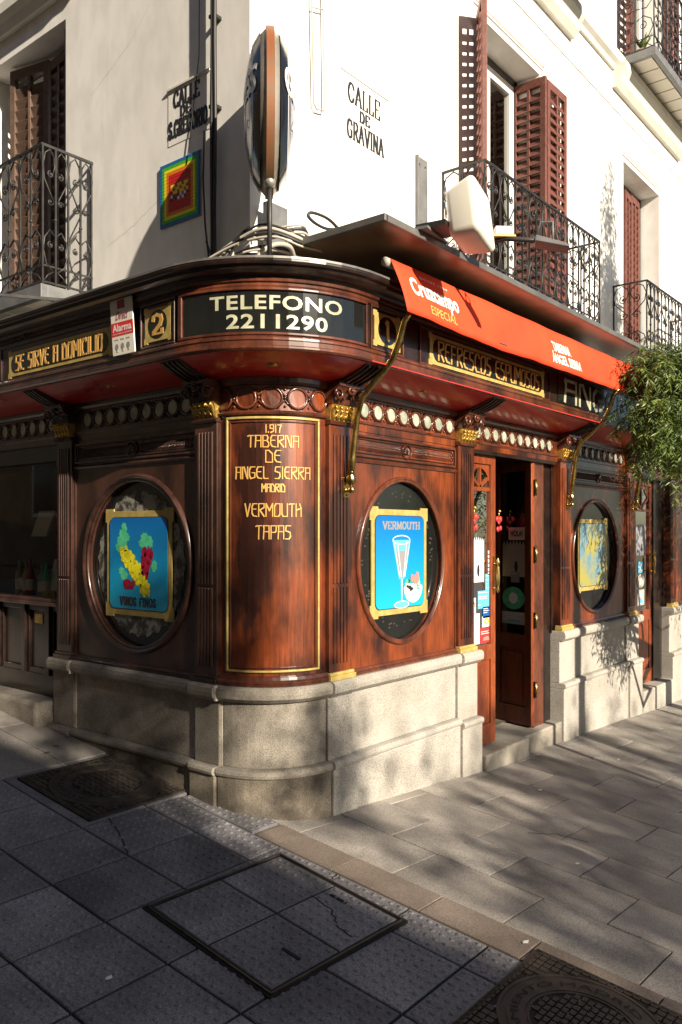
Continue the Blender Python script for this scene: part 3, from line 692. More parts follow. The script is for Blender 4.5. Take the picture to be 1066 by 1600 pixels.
# curved corner panel
N('corner_panel', fbox(MB(), sL(.42), sR(.455), .722, 2.25, -.05, 0, wood))
mb = MB(); a0, a1 = .052, AL - .03
for q in ((a0, a1, 2.262, 2.276), (a0, a1, .80, .812), (a0, a0 + .012, .812, 2.262), (a1 - .012, a1, .812, 2.262)): fbox(mb, *q, -.002, .014, gold_paint)
N('gilded_panel_frame', mb, .003)
mb = MB()
for q in ((a0 + .022, a1 - .022, 2.244, 2.252), (a0 + .022, a1 - .022, .822, .830), (a0 + .022, a0 + .03, .83, 2.244), (a1 - .03, a1 - .022, .83, 2.244)): fbox(mb, *q, -.002, .009, wood_trim)
sweep(mb, [(-.01, .722), (.035, .722), (.04, .745), (.025, .755), (.02, .775), (-.01, .78)], sL(.42), sR(.455), wood_trim)
sweep(mb, [(-.01, 2.285), (.02, 2.287), (.026, 2.30), (.012, 2.31), (-.01, 2.31)], sL(.42), sR(.455), wood_trim)
N('corner_panel_moulding', mb, .002)
c = .338
for t_, hw, za, zb in (('1.917', .045, 2.183, 2.227), ('TABERNA', .148, 2.100, 2.166), ('DE', .043, 2.012, 2.080), ('ANGEL SIERRA', .224, 1.918, 1.985), ('MADRID', .065, 1.842, 1.886), ('VERMOUTH', .165, 1.700, 1.773), ('TAPAS', .10, 1.570, 1.646)):
    letters(T, t_, F, c - hw, c + hw, za, zb, gold_letter, font=NV, wv=.0062, wh=.0055, thick=.004)
# mortar joints
for v in (1.885, .40):
    N('mortar_joint', fbox(MB(), sL(v) - .007, sL(v) + .007, .20, .63, .0, .0145, cream))
    N('mortar_joint', fbox(MB(), sL(v) - .006, sL(v) + .006, .63, .715, .0, .069, cream))

# soffit, fascia, cornice
S0, S1 = sL(6), sR(9)
sof = MB(); sweep(sof, [(-.04, 2.50), (.02, 2.50)] + [(.02 + .29 * i / 6, 2.503 + .082 * (i / 6) ** 1.6) for i in range(1, 7)] + [(.31, 2.61), (-.04, 2.61)], S0, S1, red_soffit, False); N('red_soffit', sof)
N('fascia_board', fbox(MB(), S0, S1, 2.60, 2.97, .0, .312, wood_dark))
long('fascia_lower_moulding', [(.30, 2.585), (.335, 2.585), (.345, 2.595), (.345, 2.605), (.335, 2.612), (.335, 2.635), (.342, 2.64), (.34, 2.652), (.325, 2.665), (.30, 2.668)], wood_trim)
long('fascia_upper_moulding', [(.30, 2.925), (.322, 2.925), (.326, 2.935), (.322, 2.95), (.335, 2.955), (.338, 2.97), (.30, 2.97)], wood_trim)
mb = MB(); sweep(mb, [(.30, 2.968), (.335, 2.97), (.345, 2.985)] + [(.345 + .065 * math.sin(a), 3.02 - .035 * math.cos(a)) for a in (.5, 1.0, 1.57)] + [(.425, 3.022), (.43, 3.035), (.43, 3.048), (.42, 3.053), (-.3, 3.06), (-.3, 2.97)], S0, S1, wood_dark); N('cornice', mb)
mb = MB(); sweep(mb, [(.405, 3.054), (.434, 3.046), (.434, 3.058), (.2, 3.068), (-.3, 3.072), (-.3, 3.066)], S0, S1, zinc); N('cornice_flashing', mb)
mb = MB(); sweep(mb, [(.334, 2.5865), (.3475, 2.5865), (.3475, 2.592), (.334, 2.592)], sR(.46), S1, red_p); N('red_edge_strip', mb)
# fascia compartments
def frame(mb, a0, a1, b0, b1, w_, d0, d1, m):
    for q in ((a0, a1, b0, b0 + w_), (a0, a1, b1 - w_, b1), (a0, a0 + w_, b0 + w_, b1 - w_), (a1 - w_, a1, b0 + w_, b1 - w_)): fbox(mb, q[0], q[1], q[2], q[3], d0, d1, m)
mb = MB(); frame(mb, .005, AL + .025, 2.668, 2.925, .016, .305, .330, wood_trim); N('corner_sign_frame', mb, .004)
mb = MB(); fbox(mb, .021, AL + .009, 2.684, 2.909, .300, .316, black_glass); N('corner_sign_glass', mb)
btext('telephone_lettering', T, 'TELEFONO', F, .128, .560, 2.806, 2.884, pale_letter, .022, .3185, space=1.1, split=True)
btext('telephone_number_lettering', T, '2211290', F, .184, .506, 2.702, 2.782, pale_letter, .022, .3185, space=1.08, split=True)
def num(s0, s1, ch):
    mb = MB(); frame(mb, s0 - .03, s1 + .03, 2.668, 2.925, .012, .305, .326, wood_trim); N('number_frame', mb, .003)
    mb = MB(); plate(mb, F, notched(s0, s1, 2.692, 2.902, .035, .010), .312, .319, gold_paint); o = N('house_number_plate', mb, .001, 'gold plate with the house number ' + ch)
    m2 = MB(); disc(m2, F, (s0 + s1) / 2, 2.797, (s1 - s0) * .34, .082, .3205, black_glass, 28); m2.build('dark_oval', o)
    m3 = MB(); c = (s0 + s1) / 2; hw = .042 if ch == '2' else .02
    strokes(m3, ch, F, c - hw, c + hw, 2.742, 2.850, gold_letter, SF, .026, .012, serif=0, d=.321); m3.build('numeral', o)
num(sL(.725), sL(.475), '2'); num(sR(.51), sR(.78), '1')
def signplate(s0, s1, text, ztop=2.868, zbot=2.675):
    mb = MB(); fbox(mb, s0 - .10, s1 + .10, 2.668, 2.90, .305, .314, wood_dark); frame(mb, s0 - .10, s1 + .10, 2.668, 2.90, .008, .31, .322, wood_trim); N('sign_backing', mb)
    mb = MB(); plate(mb, F, notched(s0, s1, zbot, ztop, .04, .012), .314, .321, gold_paint); o = N('gold_sign_plate', mb, .001, 'gold edged plate reading ' + text)
    m2 = MB(); plate(m2, F, rrect(s0 + .05, s1 - .05, zbot + .035, ztop - .035, .058, 6), .3205, .3235, black_glass); m2.build('dark_field', o)
    letters(o, text, F, s0 + .11, s1 - .11, zbot + .048, ztop - .048, gold_letter, font=NV, wv=.014, wh=.010, d=.3235, gapf=.4)
signplate(sL(2.24), sL(1.02), 'SE SIRVE A DOMICILIO')
signplate(sR(1.09), sR(2.76), 'REFRESCOS ESPUMOSOS', 2.885, 2.67)
mb = MB(); fbox(mb, sR(3.02), sR(6.6), 2.675, 2.90, .305, .318, black_glass); N('fascia_glass', mb)
letters(T, 'ANGEL SIERRA', F, sR(3.15), sR(6.3), 2.70, 2.875, pale_letter, font=NV, wv=.035, wh=.024, d=.3185)
mb = MB(); fbox(mb, sL(4.6), sL(2.42), 2.675, 2.90, .305, .318, black_glass); N('fascia_glass', mb)
letters(T, 'VINOS', F, sL(3.5), sL(2.46), 2.70, 2.875, pale_letter, font=NV, wv=.035, wh=.024, d=.3185)
# spot lights in the soffit
def spot(s, z=2.515):
    mb = MB(); ring(mb, lambda a, b, d: F(s + a, z + .04 + d * 0 + .18 * b * .27, .17 + b), 0, 0, .028, .028, [(-.006, 0), (0, 0), (.004, 0)], brass, 16)
    p = F(s, 2.535, .165); mb.lathe([(.012, -.006), (.03, -.008), (.034, -.002), (.034, .01)], p, brass, 16); N('soffit_spotlight', mb)
for s in (AL / 2, sR(1.25), sR(2.85), sR(4.6), sL(1.25), sL(2.9)): spot(s)

# left shop window bay
MB_ = MB(); 
def vb(mb, v0, v1, za, zb, x0, x1, m): return mb.box(x0, x1, v0, v1, za, zb, m)
mb = MB(); vb(mb, 2.12, 6, 1.075, 1.10, -.02, .2, wood_trim); vb(mb, 2.12, 6, 1.10, 1.125, .0, .2, wood_trim); vb(mb, 2.12, 6, .40, .56, .03, .2, wood_dark); N('window_sill', mb, .004)
for v0, v1 in ((2.14, 2.27), (2.33, 2.60), (2.66, 2.98), (3.04, 3.4), (3.46, 3.9)):
    mb = MB(); vb(mb, v0, v1, .56, 1.075, .05, .1, wood_dark); N('window_bay_panel', mb)
    mb = MB()
    for q in ((v0, v1, .56, .60), (v0, v1, 1.03, 1.075), (v0, v0 + .03, .6, 1.03), (v1 - .03, v1, .6, 1.03)): vb(mb, *q, .03, .06, wood_dark)
    vb(mb, v1, v1 + .06, .56, 1.075, .01, .1, wood_dark)
    N('window_bay_rail', mb, .004)
mb = MB(); vb(mb, 2.10, 2.14, .56, 2.2, .0, .3, wood_dark); vb(mb, 2.12, 6, 2.13, 2.25, .02, .2, wood_dark); vb(mb, 3.42, 3.47, 1.12, 2.13, .03, .12, wood_dark); N('window_frame', mb, .004)
mb = MB(); mb.quad((.07, 2.14, 1.12), (.07, 6, 1.12), (.07, 6, 2.13), (.07, 2.14, 2.13), glass); N('shop_window_glass', mb)
tag(MB().box(.044, .049, 2.41, 2.52, .93, 1.0, brass).build('brass_notice'), 'small brass notice plate on the dark panel below the left shop window', 'plate')
# interior of the building: dark rooms
mb = MB(); mb.box(.31, 6, 2.15, 2.2, -.5, 2.9, room); mb.quad((.1, 2.13, 1.12), (1.6, 2.13, 1.12), (1.6, 6, 1.12), (.1, 6, 1.12), room)
mb.quad((1.3, 2.1, .4), (1.3, 6, .4), (1.3, 6, 2.9), (1.3, 2.1, 2.9), room); mb.quad((.1, 2.1, 2.24), (1.6, 2.1, 2.24), (1.6, 6, 2.24), (.1, 6, 2.24), room)
mb.quad((2.0, .3, -.07), (9, .3, -.07), (9, 2.1, -.07), (2.0, 2.1, -.07), room); mb.quad((2, 2.0, -.1), (9, 2.0, -.1), (9, 2.0, 3), (2, 2.0, 3), room)
mb.quad((2.0, .3, 2.4), (9, .3, 2.4), (9, 2.1, 2.4), (2.0, 2.1, 2.4), room); mb.quad((2.0, .3, -.1), (2.0, 2, -.1), (2.0, 2, 2.4), (2, .3, 2.4), room)
mb.quad((9, .0, -.3), (9, 2, -.3), (9, 2, 3), (9, .0, 3), room); mb.box(4.0, 4.05, .3, 2, -.1, 2.4, room)
N('inner_room', mb)
# things on display
disp = [('book', 2.42, .14, 1.125, .20, .28, 'grey framed print leaning at centre of the left shop window', white_p, 'picture'),
        ('book', 2.66, .16, 1.58, .22, .20, 'pale card pinned above the framed print in the left shop window', cream, 'card'),
        ('book', 2.25, .14, 1.125, .07, .30, 'brown book standing upright nearest the pilaster in the left window', facade_far, 'book'),
        ('book', 2.18, .15, 1.125, .05, .22, 'dark slim book leaning by the window edge', cable_g, 'book'),
        ('book', 2.83, .22, 1.005, .12, .10, 'small white cut glass cup beside the sill in the left window', white_p, 'cup')]
for nme, v, x, z, wv_, hh, lab, mt, cat in disp:
    mb = MB()
    if cat == 'cup': mb.lathe([(.03, 0), (.012, .03), (.03, .06), (.045, .13), (.04, .13), (.02, .05)], (x - .08, v, z + .12), mt, 12)
    else:
        mb.add([(x, v - wv_ / 2, z), (x, v + wv_ / 2, z), (x + .07, v + wv_ / 2, z + hh), (x + .07, v - wv_ / 2, z + hh), (x + .02, v - wv_ / 2, z), (x + .02, v + wv_ / 2, z), (x + .09, v + wv_ / 2, z + hh), (x + .09, v - wv_ / 2, z + hh)],
               [(0, 1, 2, 3), (4, 5, 6, 7), (0, 1, 5, 4), (1, 2, 6, 5), (2, 3, 7, 6), (3, 0, 4, 7)], mt)
    tag(mb.build({'picture': 'framed_print', 'card': 'card', 'book': 'book', 'cup': 'glass_cup'}[cat]), lab, cat)
for k, (v, hh, mt_, lb) in enumerate([(2.52, .27, grn_p, 'green bottle beside the framed print in the left window'), (2.575, .25, cable_g, 'clear bottle second along the left window ledge'), (2.74, .28, wine_p, 'dark red bottle at middle of the left window ledge'), (2.80, .26, gold_paint, 'amber bottle beside the dark red bottle in the left window'), (2.90, .27, cable_g, 'clear bottle farthest along the left window ledge')]):
    mb = MB(); mb.lathe([(.0, 0), (.034, .0), (.034, hh * .58), (.013, hh * .74), (.012, hh), (0, hh)], (.14, v, 1.122), mt_, 12); mb.lathe([(.0345, hh * .15), (.0345, hh * .45)], (.14, v, 1.122), cream, 12)
    tag(mb.build('bottle'), lb, 'bottle', 'bottles on the shop window ledge')
mb = MB(); mb.box(.10, .15, 2.34, 2.50, 1.125, 1.17, gold_paint); mb.box(.16, .30, 2.34, 2.58, 1.125, 1.19, gold_paint); mb.box(.095, .10, 2.41, 2.43, 1.14, 1.155, black_p); tag(mb.build('wooden_box', bevel=.004), 'small yellow wooden box with a dark knob on the left window ledge', 'box')
mb = MB(); mb.box(.15, .5, 2.6, 3.2, 1.33, 1.35, wood_dark); tag(mb.build('display_shelf'), 'narrow wooden shelf hung inside the left shop window', 'shelf')

# doors
def door_leaf(u0, v0, ux, uy, wd, zb, zt, stickers, label, arch=True):
    def D(a, z, d): return (u0 + ux * a + uy * d, v0 + uy * a - ux * d, z)     # a along leaf, d towards the street
    o = MB(); st = .075
    for q in ((0, st, zb, zt), (wd - st, wd, zb, zt), (st, wd - st, zb, zb + .16), (st, wd - st, .60, .72), (st, wd - st, zt - .07, zt)): o.obox(D, q[0], q[1], q[2], q[3], -.022, .022, wood_door)
    o.obox(D, st, wd - st, zb + .16, .60, -.012, .008, wood_door)
    o.obox(D, st + .03, wd - st - .03, zb + .2, .56, .008, .018, wood_door)
    lf = o.build('door', T, .004); lf['label'] = label
    gz0, gz1 = .72, zt - .07
    mu = MB()
    if arch:
        zc = gz1 - (wd / 2 - st) - .03; mu.obox(D, st, wd - st, zc - .03, zc, -.014, .014, wood_door)
        r = wd / 2 - st; cx = wd / 2
        for a in (30, 90, 150):
            t = math.radians(a); px, pz = -math.sin(t), math.cos(t)
            A = [(cx + px * .012, zc + pz * .012), (cx - px * .012, zc - pz * .012), (cx + r * 1.0 * math.cos(t) - px * .012, zc + r * math.sin(t) - pz * .012), (cx + r * math.cos(t) + px * .012, zc + r * math.sin(t) + pz * .012)]
            plate(mu, D, A, -.010, .0125, wood_door)
        pts = [(st, gz1), (st, zc)] + [(cx - r * math.cos(PI * i / 14), zc + r * math.sin(PI * i / 14)) for i in range(15)] + [(wd - st, zc), (wd - st, gz1)]
        for i in range(1, len(pts) - 2):
            a_, b_ = pts[i], pts[i + 1]; mu.add([D(a_[0], a_[1], .006), D(b_[0], b_[1], .006), D(b_[0], gz1, .006), D(a_[0], gz1, .006)], [(0, 1, 2, 3)], wood_door)
        mu.build('fanlight_bars', lf)
    g_ = MB(); g_.quad(D(st, gz0, 0), D(wd - st, gz0, 0), D(wd - st, gz1, 0), D(st, gz1, 0), glass); g_.build('door_glass', lf)
    h_ = MB(); hx = wd - st / 2 if arch else st / 2
    h_.obox(D, hx - .014, hx + .014, 1.12, 1.42, .022, .027, brass)
    pr = [(.006, 0), (.014, .02), (.008, .035), (.013, .07), (.016, .13), (.012, .2), (.008, .225), (.016, .24), (.007, .26), (.003, .275)]
    c = D(hx, 1.13, .065); h_.lathe(pr, c, brass, 10)
    for zz in (1.165, 1.36): h_.tube([D(hx, zz, .025), D(hx, zz, .065)], .006, brass, 6)
    h_.build('door_handle', lf)
    for nm, a0_, a1_, b0_, b1_, mt in stickers:
        s_ = MB(); q = s_
        if nm == 'lace':
            n = 15; pts = [(a0_, b0_), (a1_, b0_)] + [(a1_ - (a1_ - a0_) * i / n, b1_ - (.045 if i % 2 else 0) - .03 * abs(i - n / 2) / n) for i in range(n + 1)]
            poly(s_, D, pts, .003, mt)
            disc(s_, D, (a0_ + a1_) / 2 + .02, b0_ + .09, .02, .05, .004, black_p, 14)
        elif nm == 'disc':
            disc(s_, D, (a0_ + a1_) / 2, (b0_ + b1_) / 2, (a1_ - a0_) / 2, (b1_ - b0_) / 2, .005, mt, 24); disc(s_, D, (a0_ + a1_) / 2, (b0_ + b1_) / 2, (a1_ - a0_) / 5, (b1_ - b0_) / 4, .006, white_p, 14)
        else:
            poly(s_, D, [(a0_, b0_), (a1_, b0_), (a1_, b1_), (a0_, b1_)], .004, mt); w_, h2 = a1_ - a0_, b1_ - b0_
            if w_ > .05:
                ink = {'white_print': grey_p, 'red_print': white_p, 'blue_poster_print': white_p}.get(mt.name, white_p); rq = random.Random(int(a0_ * 999 + b0_ * 77))
                for q in range(int(h2 / .016) - 1):
                    if rq.random() < .25: continue
                    zz = b1_ - .012 - q * .016; poly(s_, D, [(a0_ + .01, zz - .005), (a0_ + .01 + (w_ - .02) * rq.uniform(.4, 1), zz - .005), (a0_ + .01 + (w_ - .02) * rq.uniform(.4, 1), zz), (a0_ + .01, zz)], .0048, ink)
                if h2 > .1: poly(s_, D, [(a0_ + w_ * .2, b0_ + h2 * .15), (a0_ + w_ * .8, b0_ + h2 * .15), (a0_ + w_ * .7, b0_ + h2 * .42), (a0_ + w_ * .3, b0_ + h2 * .38)], .0054, rq.choice([blue2_p, pink_p, yel_p, cream]))
        s_.build({'lace': 'lace_curtain', 'disc': 'round_sticker'}.get(nm, 'sticker'), lf)
    return lf, D
st1 = [('lace', .08, .30, 1.22, 1.58, white_p), ('s', .32, .40, 1.15, 1.28, blue2_p), ('s', .20, .40, 1.01, 1.15, blue2_p), ('s', .10, .17, .98, 1.10, white_p), ('s', .28, .40, .93, 1.02, blue_p),
       ('s', .10, .23, .735, .975, white_p), ('s', .27, .41, .86, .945, white_p), ('s', .24, .42, .735, .855, red_p), ('disc', .30, .38, .88, .93, yel_p), ('disc', .11, .16, 1.01, 1.07, red_p)]
st1 += [('s', .365, .39, 1.265 + .035 * i, 1.29 + .035 * i, white_p) for i in range(6)]
lf1, D1 = door_leaf(2.17, .06, 1, 0, .455, -.07, 2.22, st1, 'closed glazed door leaf with stickers and posters')
st2 = [('lace', .10, .38, 1.22, 1.55, cable_g), ('disc', .10, .36, .93, 1.13, grn_p), ('s', .09, .38, .80, .91, cable_g), ('s', .2, .30, 1.17, 1.26, grey_p)]
lf2, D2 = door_leaf(3.378, .455, -.262, -.965, .45, -.07, 2.22, st2, 'open dark inner door leaf with a green round sticker', False)
mb = MB()
for zz in (0.25, .85, 1.42, 2.0):
    mb.box(3.262, 3.29, .0, .012, zz - .07, zz + .07, brass)
    mb.tube([(3.275, -.004, zz - .07), (3.275, -.004, zz + .07)], .007, brass, 6)
N('door_hinge', mb)
lf3, D3 = door_leaf(5.86, .10, 1, 0, .62, -.12, 2.22, [('s', .22, .36, 1.15, 1.28, blue2_p), ('disc', .18, .42, .98, 1.14, cable_g), ('s', .20, .42, .78, .96, cable_g), ('lace', .15, .48, 1.35, 1.72, grey_p)], 'far closed door leaf in the shade with blue sticker', True)
N('door_frame_post', MB().box(2.14, 2.17, -.01, .35, -.1, 2.24, wood_door), .004)
N('door_frame_post', MB().box(3.315, 3.50, .035, .08, -.1, 2.24, wood_trim), .004)
N('door_frame_post', MB().box(3.285, 3.315, .03, .06, -.1, 2.24, wood_dark), .004)
N('door_frame_post', MB().box(3.50, 3.70, .06, .4, -.1, 2.24, wood_dark), .004)
N('door_frame_post', MB().box(5.74, 5.85, .04, .3, -.15, 2.24, wood_dark), .004)
N('door_frame_post', MB().box(6.49, 6.82, .06, .3, -.15, 2.24, wood_dark), .004)
N('door_lintel', MB().box(2.14, 3.70, -.005, .3, 2.22, 2.25, wood_dark), .004); N('door_lintel', MB().box(5.7, 6.85, -.005, .3, 2.22, 2.25, wood_dark), .004)
# HOLA sign and red bells
mb = MB(); poly(mb, D2, [(.18, 1.545), (.37, 1.545), (.37, 1.655), (.18, 1.655)], .012, cream); poly(mb, D2, [(.18, 1.545), (.37, 1.545), (.37, 1.655), (.18, 1.655)], .008, cream)
hs = tag(mb.build('door_sign'), 'small cream door sign reading HOLA hung on the dark open leaf', 'sign'); btext('lettering', hs, 'HOLA!', D2, .205, .345, 1.575, 1.63, black_p, .03, .014)
for (x, y, lab) in ((2.27, .03, 'red bow with bells hung on the glass of the closed door leaf'), (3.28, .36, 'red bow hung on the dark glass of the open door leaf')):
    mb = MB()
    for k, (dx, dz, r) in enumerate(((-.03, .03, .028), (.03, .03, .028), (0, 0, .02), (-.02, -.06, .026), (.03, -.05, .024))): mb.ball((x + dx, y, 1.70 + dz), r, red_p, 8, 5, (1, .5, 1))
    mb.tube([(x, y, 1.74), (x, y, 1.80)], .006, gold, 5); mb.ball((x, y - .005, 1.80), .014, gold, 8, 5)
    tag(mb.build('red_bow'), lab, 'decoration')

# posters in the ovals
def poster(name, lab, s0, s1, za, zb, kind):
    t = thing(name, lab, 'poster', F((s0 + s1) / 2, za, 0))
    off = Vector(t.location)
    def G_(a, z, d): p = Vector(F(a, z, d)) - off; return tuple(p)
    mb = MB(); plate(mb, G_, notched(s0, s1, za, zb, .09, .016), -.024, -.014, gold_paint); mb.build('gold_border', t, .001)
    mb = MB(); plate(mb, G_, rrect(s0 + .05, s1 - .05, za + .055, zb - .055, .05, 6), -.0135, -.011, black_p); mb.build('black_outline', t)
    mb = MB(); plate(mb, G_, rrect(s0 + .055, s1 - .055, za + .060, zb - .060, .047, 6), -.0115, -.009, {'g': blue_p, 'v': blue_p, 'd': reflect_p}[kind]); mb.build('printed_sheet', t)
    X = lambda f: s0 + (s1 - s0) * f; Z = lambda f: za + (zb - za) * f
    if kind == 'g':
        mb = MB(); r = random.Random(5); q = [0]
        def dd(): q[0] += 1; return -.0085 + (q[0] % 40) * .00004
        def leaf(cx, cz, L_, w_, a):
            pts = []
            for i in range(14):
                t_ = 2 * PI * i / 14; rr = 1 - .22 * (i % 2); x_, z_ = L_ * math.cos(t_) * rr, w_ * math.sin(t_) * rr
                pts.append((X(cx) + x_ * math.cos(a) - z_ * math.sin(a), Z(cz) + x_ * math.sin(a) + z_ * math.cos(a)))
            poly(mb, G_, pts, dd(), grn_p)
        for cx, cz in ((.30, .82), (.27, .76), (.24, .70), (.33, .74), (.30, .68), (.22, .64), (.60, .74), (.63, .70), (.57, .68), (.68, .70), (.27, .42), (.30, .38), (.74, .48)): leaf(cx, cz, .045, .032, r.random() * 3)
        for i in range(330):
            t_ = r.random() ** .8; cx = .30 + .33 * t_; cz = .62 - .36 * t_; w_ = .095 * (1 - .5 * t_)
            disc(mb, G_, X(cx + r.uniform(-w_, w_)), Z(cz + r.uniform(-.05, .05)), .0135, .015, dd(), yel_p if i % 3 else yel2_p, 8)
        for i in range(240):
            t_ = r.random(); cx = .65 - .05 * t_; cz = .62 - .24 * t_; w_ = .075 * (1 - .5 * t_)
            disc(mb, G_, X(cx + r.uniform(-w_, w_)), Z(cz + r.uniform(-.03, .03)), .0125, .014, dd(), wine_p, 8)
        for i in range(40): disc(mb, G_, X(r.uniform(.30, .46)), Z(.29 + r.uniform(-.02, .05)), .012, .013, dd(), wine_p, 8)
        mb.build('grape_picture', t)
        m2 = MB(); letters(t, 'VINOS FINOS', G_, X(.24), X(.76), Z(.115), Z(.19), black_p, font=SF, wv=.011, wh=.0045, serif=.009, thick=.0012, d=-.0088, gapf=.45)
    if kind == 'v':
        m2 = MB(); letters(t, 'VERMOUTH', G_, X(.20), X(.83), Z(.80), Z(.865), grey_p, font=SF, wv=.014, wh=.006, serif=.011, thick=.0012, d=-.0088, gapf=.35)
        mb = MB(); c = .52
        gx = lambda f: X(f)
        poly(mb, G_, [(gx(.42), Z(.70)), (gx(.355), Z(.70)), (gx(.47), Z(.34)), (gx(.56), Z(.34)), (gx(.665), Z(.70))][::-1], -.0087, blue2_p)
        poly(mb, G_, [(gx(.40), Z(.60)), (gx(.48), Z(.36)), (gx(.55), Z(.36)), (gx(.625), Z(.60))], -.0084, grey_p)
        for f0, f1 in ((.375, .475), (.435, .505), (.60, .545), (.655, .565)): m_w = .006; poly(mb, G_, [(gx(f0), Z(.69)), (gx(f0) + m_w, Z(.69)), (gx(f1) + m_w, Z(.36)), (gx(f1), Z(.36))], -.0081, white_p)
        ring(mb, G_, gx(.512), Z(.70), .100, .030, [(-.004, -.0085), (-.004, -.008), (.003, -.008), (.003, -.0085)], white_p, 28)
        poly(mb, G_, [(gx(.505), Z(.34)), (gx(.528), Z(.34)), (gx(.522), Z(.12)), (gx(.510), Z(.12))], -.0084, white_p)
        disc(mb, G_, gx(.515), Z(.105), .085, .024, -.0082, blue2_p, 24); ring(mb, G_, gx(.515), Z(.105), .085, .024, [(-.004, -.008), (-.004, -.0078), (.002, -.0078), (.002, -.008)], white_p, 24)
        mb.build('wine_glass_picture', t)
        mb = MB(); r = random.Random(2)
        pts = [(gx(.72) + .11 * math.cos(a), Z(.25) + .10 * math.sin(a)) for a in [PI + PI * i / 12 for i in range(13)]]; poly(mb, G_, pts, -.0079, white_p)
        disc(mb, G_, gx(.72), Z(.255), .112, .028, -.0077, white_p, 20)
        for i in range(26): disc(mb, G_, gx(r.uniform(.60, .82)), Z(r.uniform(.24, .32)), r.uniform(.012, .025), r.uniform(.010, .018), -.0075 + i * .0001, r.choice([black_p, cream, grn_p, grey_p, white_p]), 8)
        for i in range(9): disc(mb, G_, gx(r.uniform(.68, .80)), Z(r.uniform(.31, .38)), .018, .028, -.0048 + i * .0001, pink_p, 9)
        mb.build('shellfish_picture', t)
    return t
poster('grape_poster', 'blue grape poster reading VINOS FINOS in the left oval', sL(1.575), sL(.865), 1.048, 1.765, 'g')
poster('vermouth_poster', 'blue poster of a tall glass and shellfish bowl reading VERMOUTH', sR(.916), sR(1.59), 1.045, 1.778, 'v')
poster('reflection_poster', 'gold edged poster with painted-in glass reflections in the far right oval', sR(4.18), sR(4.954), 1.03, 1.758, 'd')
# etched lace borders on the oval glass
for cs, cz, rx, rz_ in ((sL(1.2235), 1.405, .45, .47),):
    mb = MB(); n = 90; pts = [(cs + (rx + .010 * math.sin(i * 1.9)) * math.cos(2 * PI * i / n), cz + (rz_ + .012 * math.sin(i * 1.9)) * math.sin(2 * PI * i / n)) for i in range(n)]
    poly(mb, F, pts, -.0275, etched); N('etched_pattern', mb)
mb = MB(); r = random.Random(9)
for i in range(60):
    a = r.random() * 2 * PI; q = r.uniform(.86, .95); disc(mb, F, sR(1.263) + .44 * q * math.cos(a), 1.42 + .49 * q * math.sin(a), .012, .006, -.0285 + i * .00001, cast_iron, 7)
N('etched_flecks', mb, kind='stuff')

# ---------------------------------------------------------------- alarm box sign, street furniture on the front
mb = MB(); a0, a1 = sL(.985), sL(.775)
def AL_(a, z, d): return F(a + (2.82 - z) * .10, z, d)
plate(mb, AL_, rrect(a0, a1, 2.655, 3.0, .008, 3), .350, .358, white_pl)
al = tag(mb.build('alarm_sign', bevel=.001), 'tilted white and red burglar alarm sign reading Alarma hung on the left fascia', 'sign')
mb = MB(); plate(mb, AL_, [(a0, 2.77), (a1, 2.77), (a1, 2.85), (a0, 2.85)], .357, .3592, red_p); mb.build('red_band', al)
mb = MB(); plate(mb, AL_, [(a0 + .07, 2.93), (a1 - .07, 2.93), (a1 - .07, 2.98), (a0 + .07, 2.98)], .357, .3592, wine_p); mb.build('logo_block', al)
btext('lettering', al, 'Alarma', AL_, a0 + .015, a1 - .015, 2.795, 2.84, white_p, .02, .360)
btext('small_lettering', al, 'con aviso a policia', AL_, a0 + .015, a1 - .015, 2.776, 2.788, white_p, 0, .360)
btext('script_lettering', al, 'Direct', AL_, a0 + .05, a1 - .04, 2.865, 2.915, wine_p, 0, .360, shear=.5)
mb = MB()
for k in range(3):
    x = a0 + .035 + k * .055; disc(mb, AL_, x + .01, 2.705, .016, .02, .3594, grey_p, 9); plate(mb, AL_, [(x, 2.675), (x + .02, 2.675), (x + .012, 2.70)], .357, .3593, cable_g); plate(mb, AL_, [(x - .008, 2.745), (x + .03, 2.745), (x + .03, 2.752), (x - .008, 2.752)], .357, .3593, cable_g)
mb.build('pictograms', al)

# ---------------------------------------------------------------- upper building
B = thing('corner_building', 'cream plastered apartment building with iron balconies above the tavern', 'building', (.5, .6, 3))
off_b = Vector(B.location)
UA, UB = .15, .33
def NB(name, mb, bevel=0, label=None, kind=None, parent=None):
    mb.v = [(x - off_b[0], y - off_b[1], z - off_b[2]) for x, y, z in mb.v]
    o = mb.build(name, parent or B, bevel, kind)
    if label: o['label'] = label
    return o
def UL(v, z, d): return (UA - d, v, z)
def UR(u, z, d): return (u, UB - d, z)
def wall(fn, a0, a1, zb, zt, holes, m, rev=.30):
    mb = MB(); xs = sorted({a0, a1} | {h_[0] for h_ in holes} | {h_[1] for h_ in holes}); zs = sorted({zb, zt} | {h_[2] for h_ in holes} | {h_[3] for h_ in holes})
    for i in range(len(xs) - 1):
        for j in range(len(zs) - 1):
            cx, cz = (xs[i] + xs[i + 1]) / 2, (zs[j] + zs[j + 1]) / 2
            if any(h_[0] < cx < h_[1] and h_[2] < cz < h_[3] for h_ in holes): continue
            mb.quad(fn(xs[i], zs[j], 0), fn(xs[i + 1], zs[j], 0), fn(xs[i + 1], zs[j + 1], 0), fn(xs[i], zs[j + 1], 0), m)
    for x0, x1, b, t in holes:
        for p in (((x0, b), (x1, b)), ((x1, b), (x1, t)), ((x1, t), (x0, t)), ((x0, t), (x0, b))):
            (ax, az), (bx, bz) = p; mb.quad(fn(ax, az, 0), fn(bx, bz, 0), fn(bx, bz, -rev), fn(ax, az, -rev), m)
    return mb
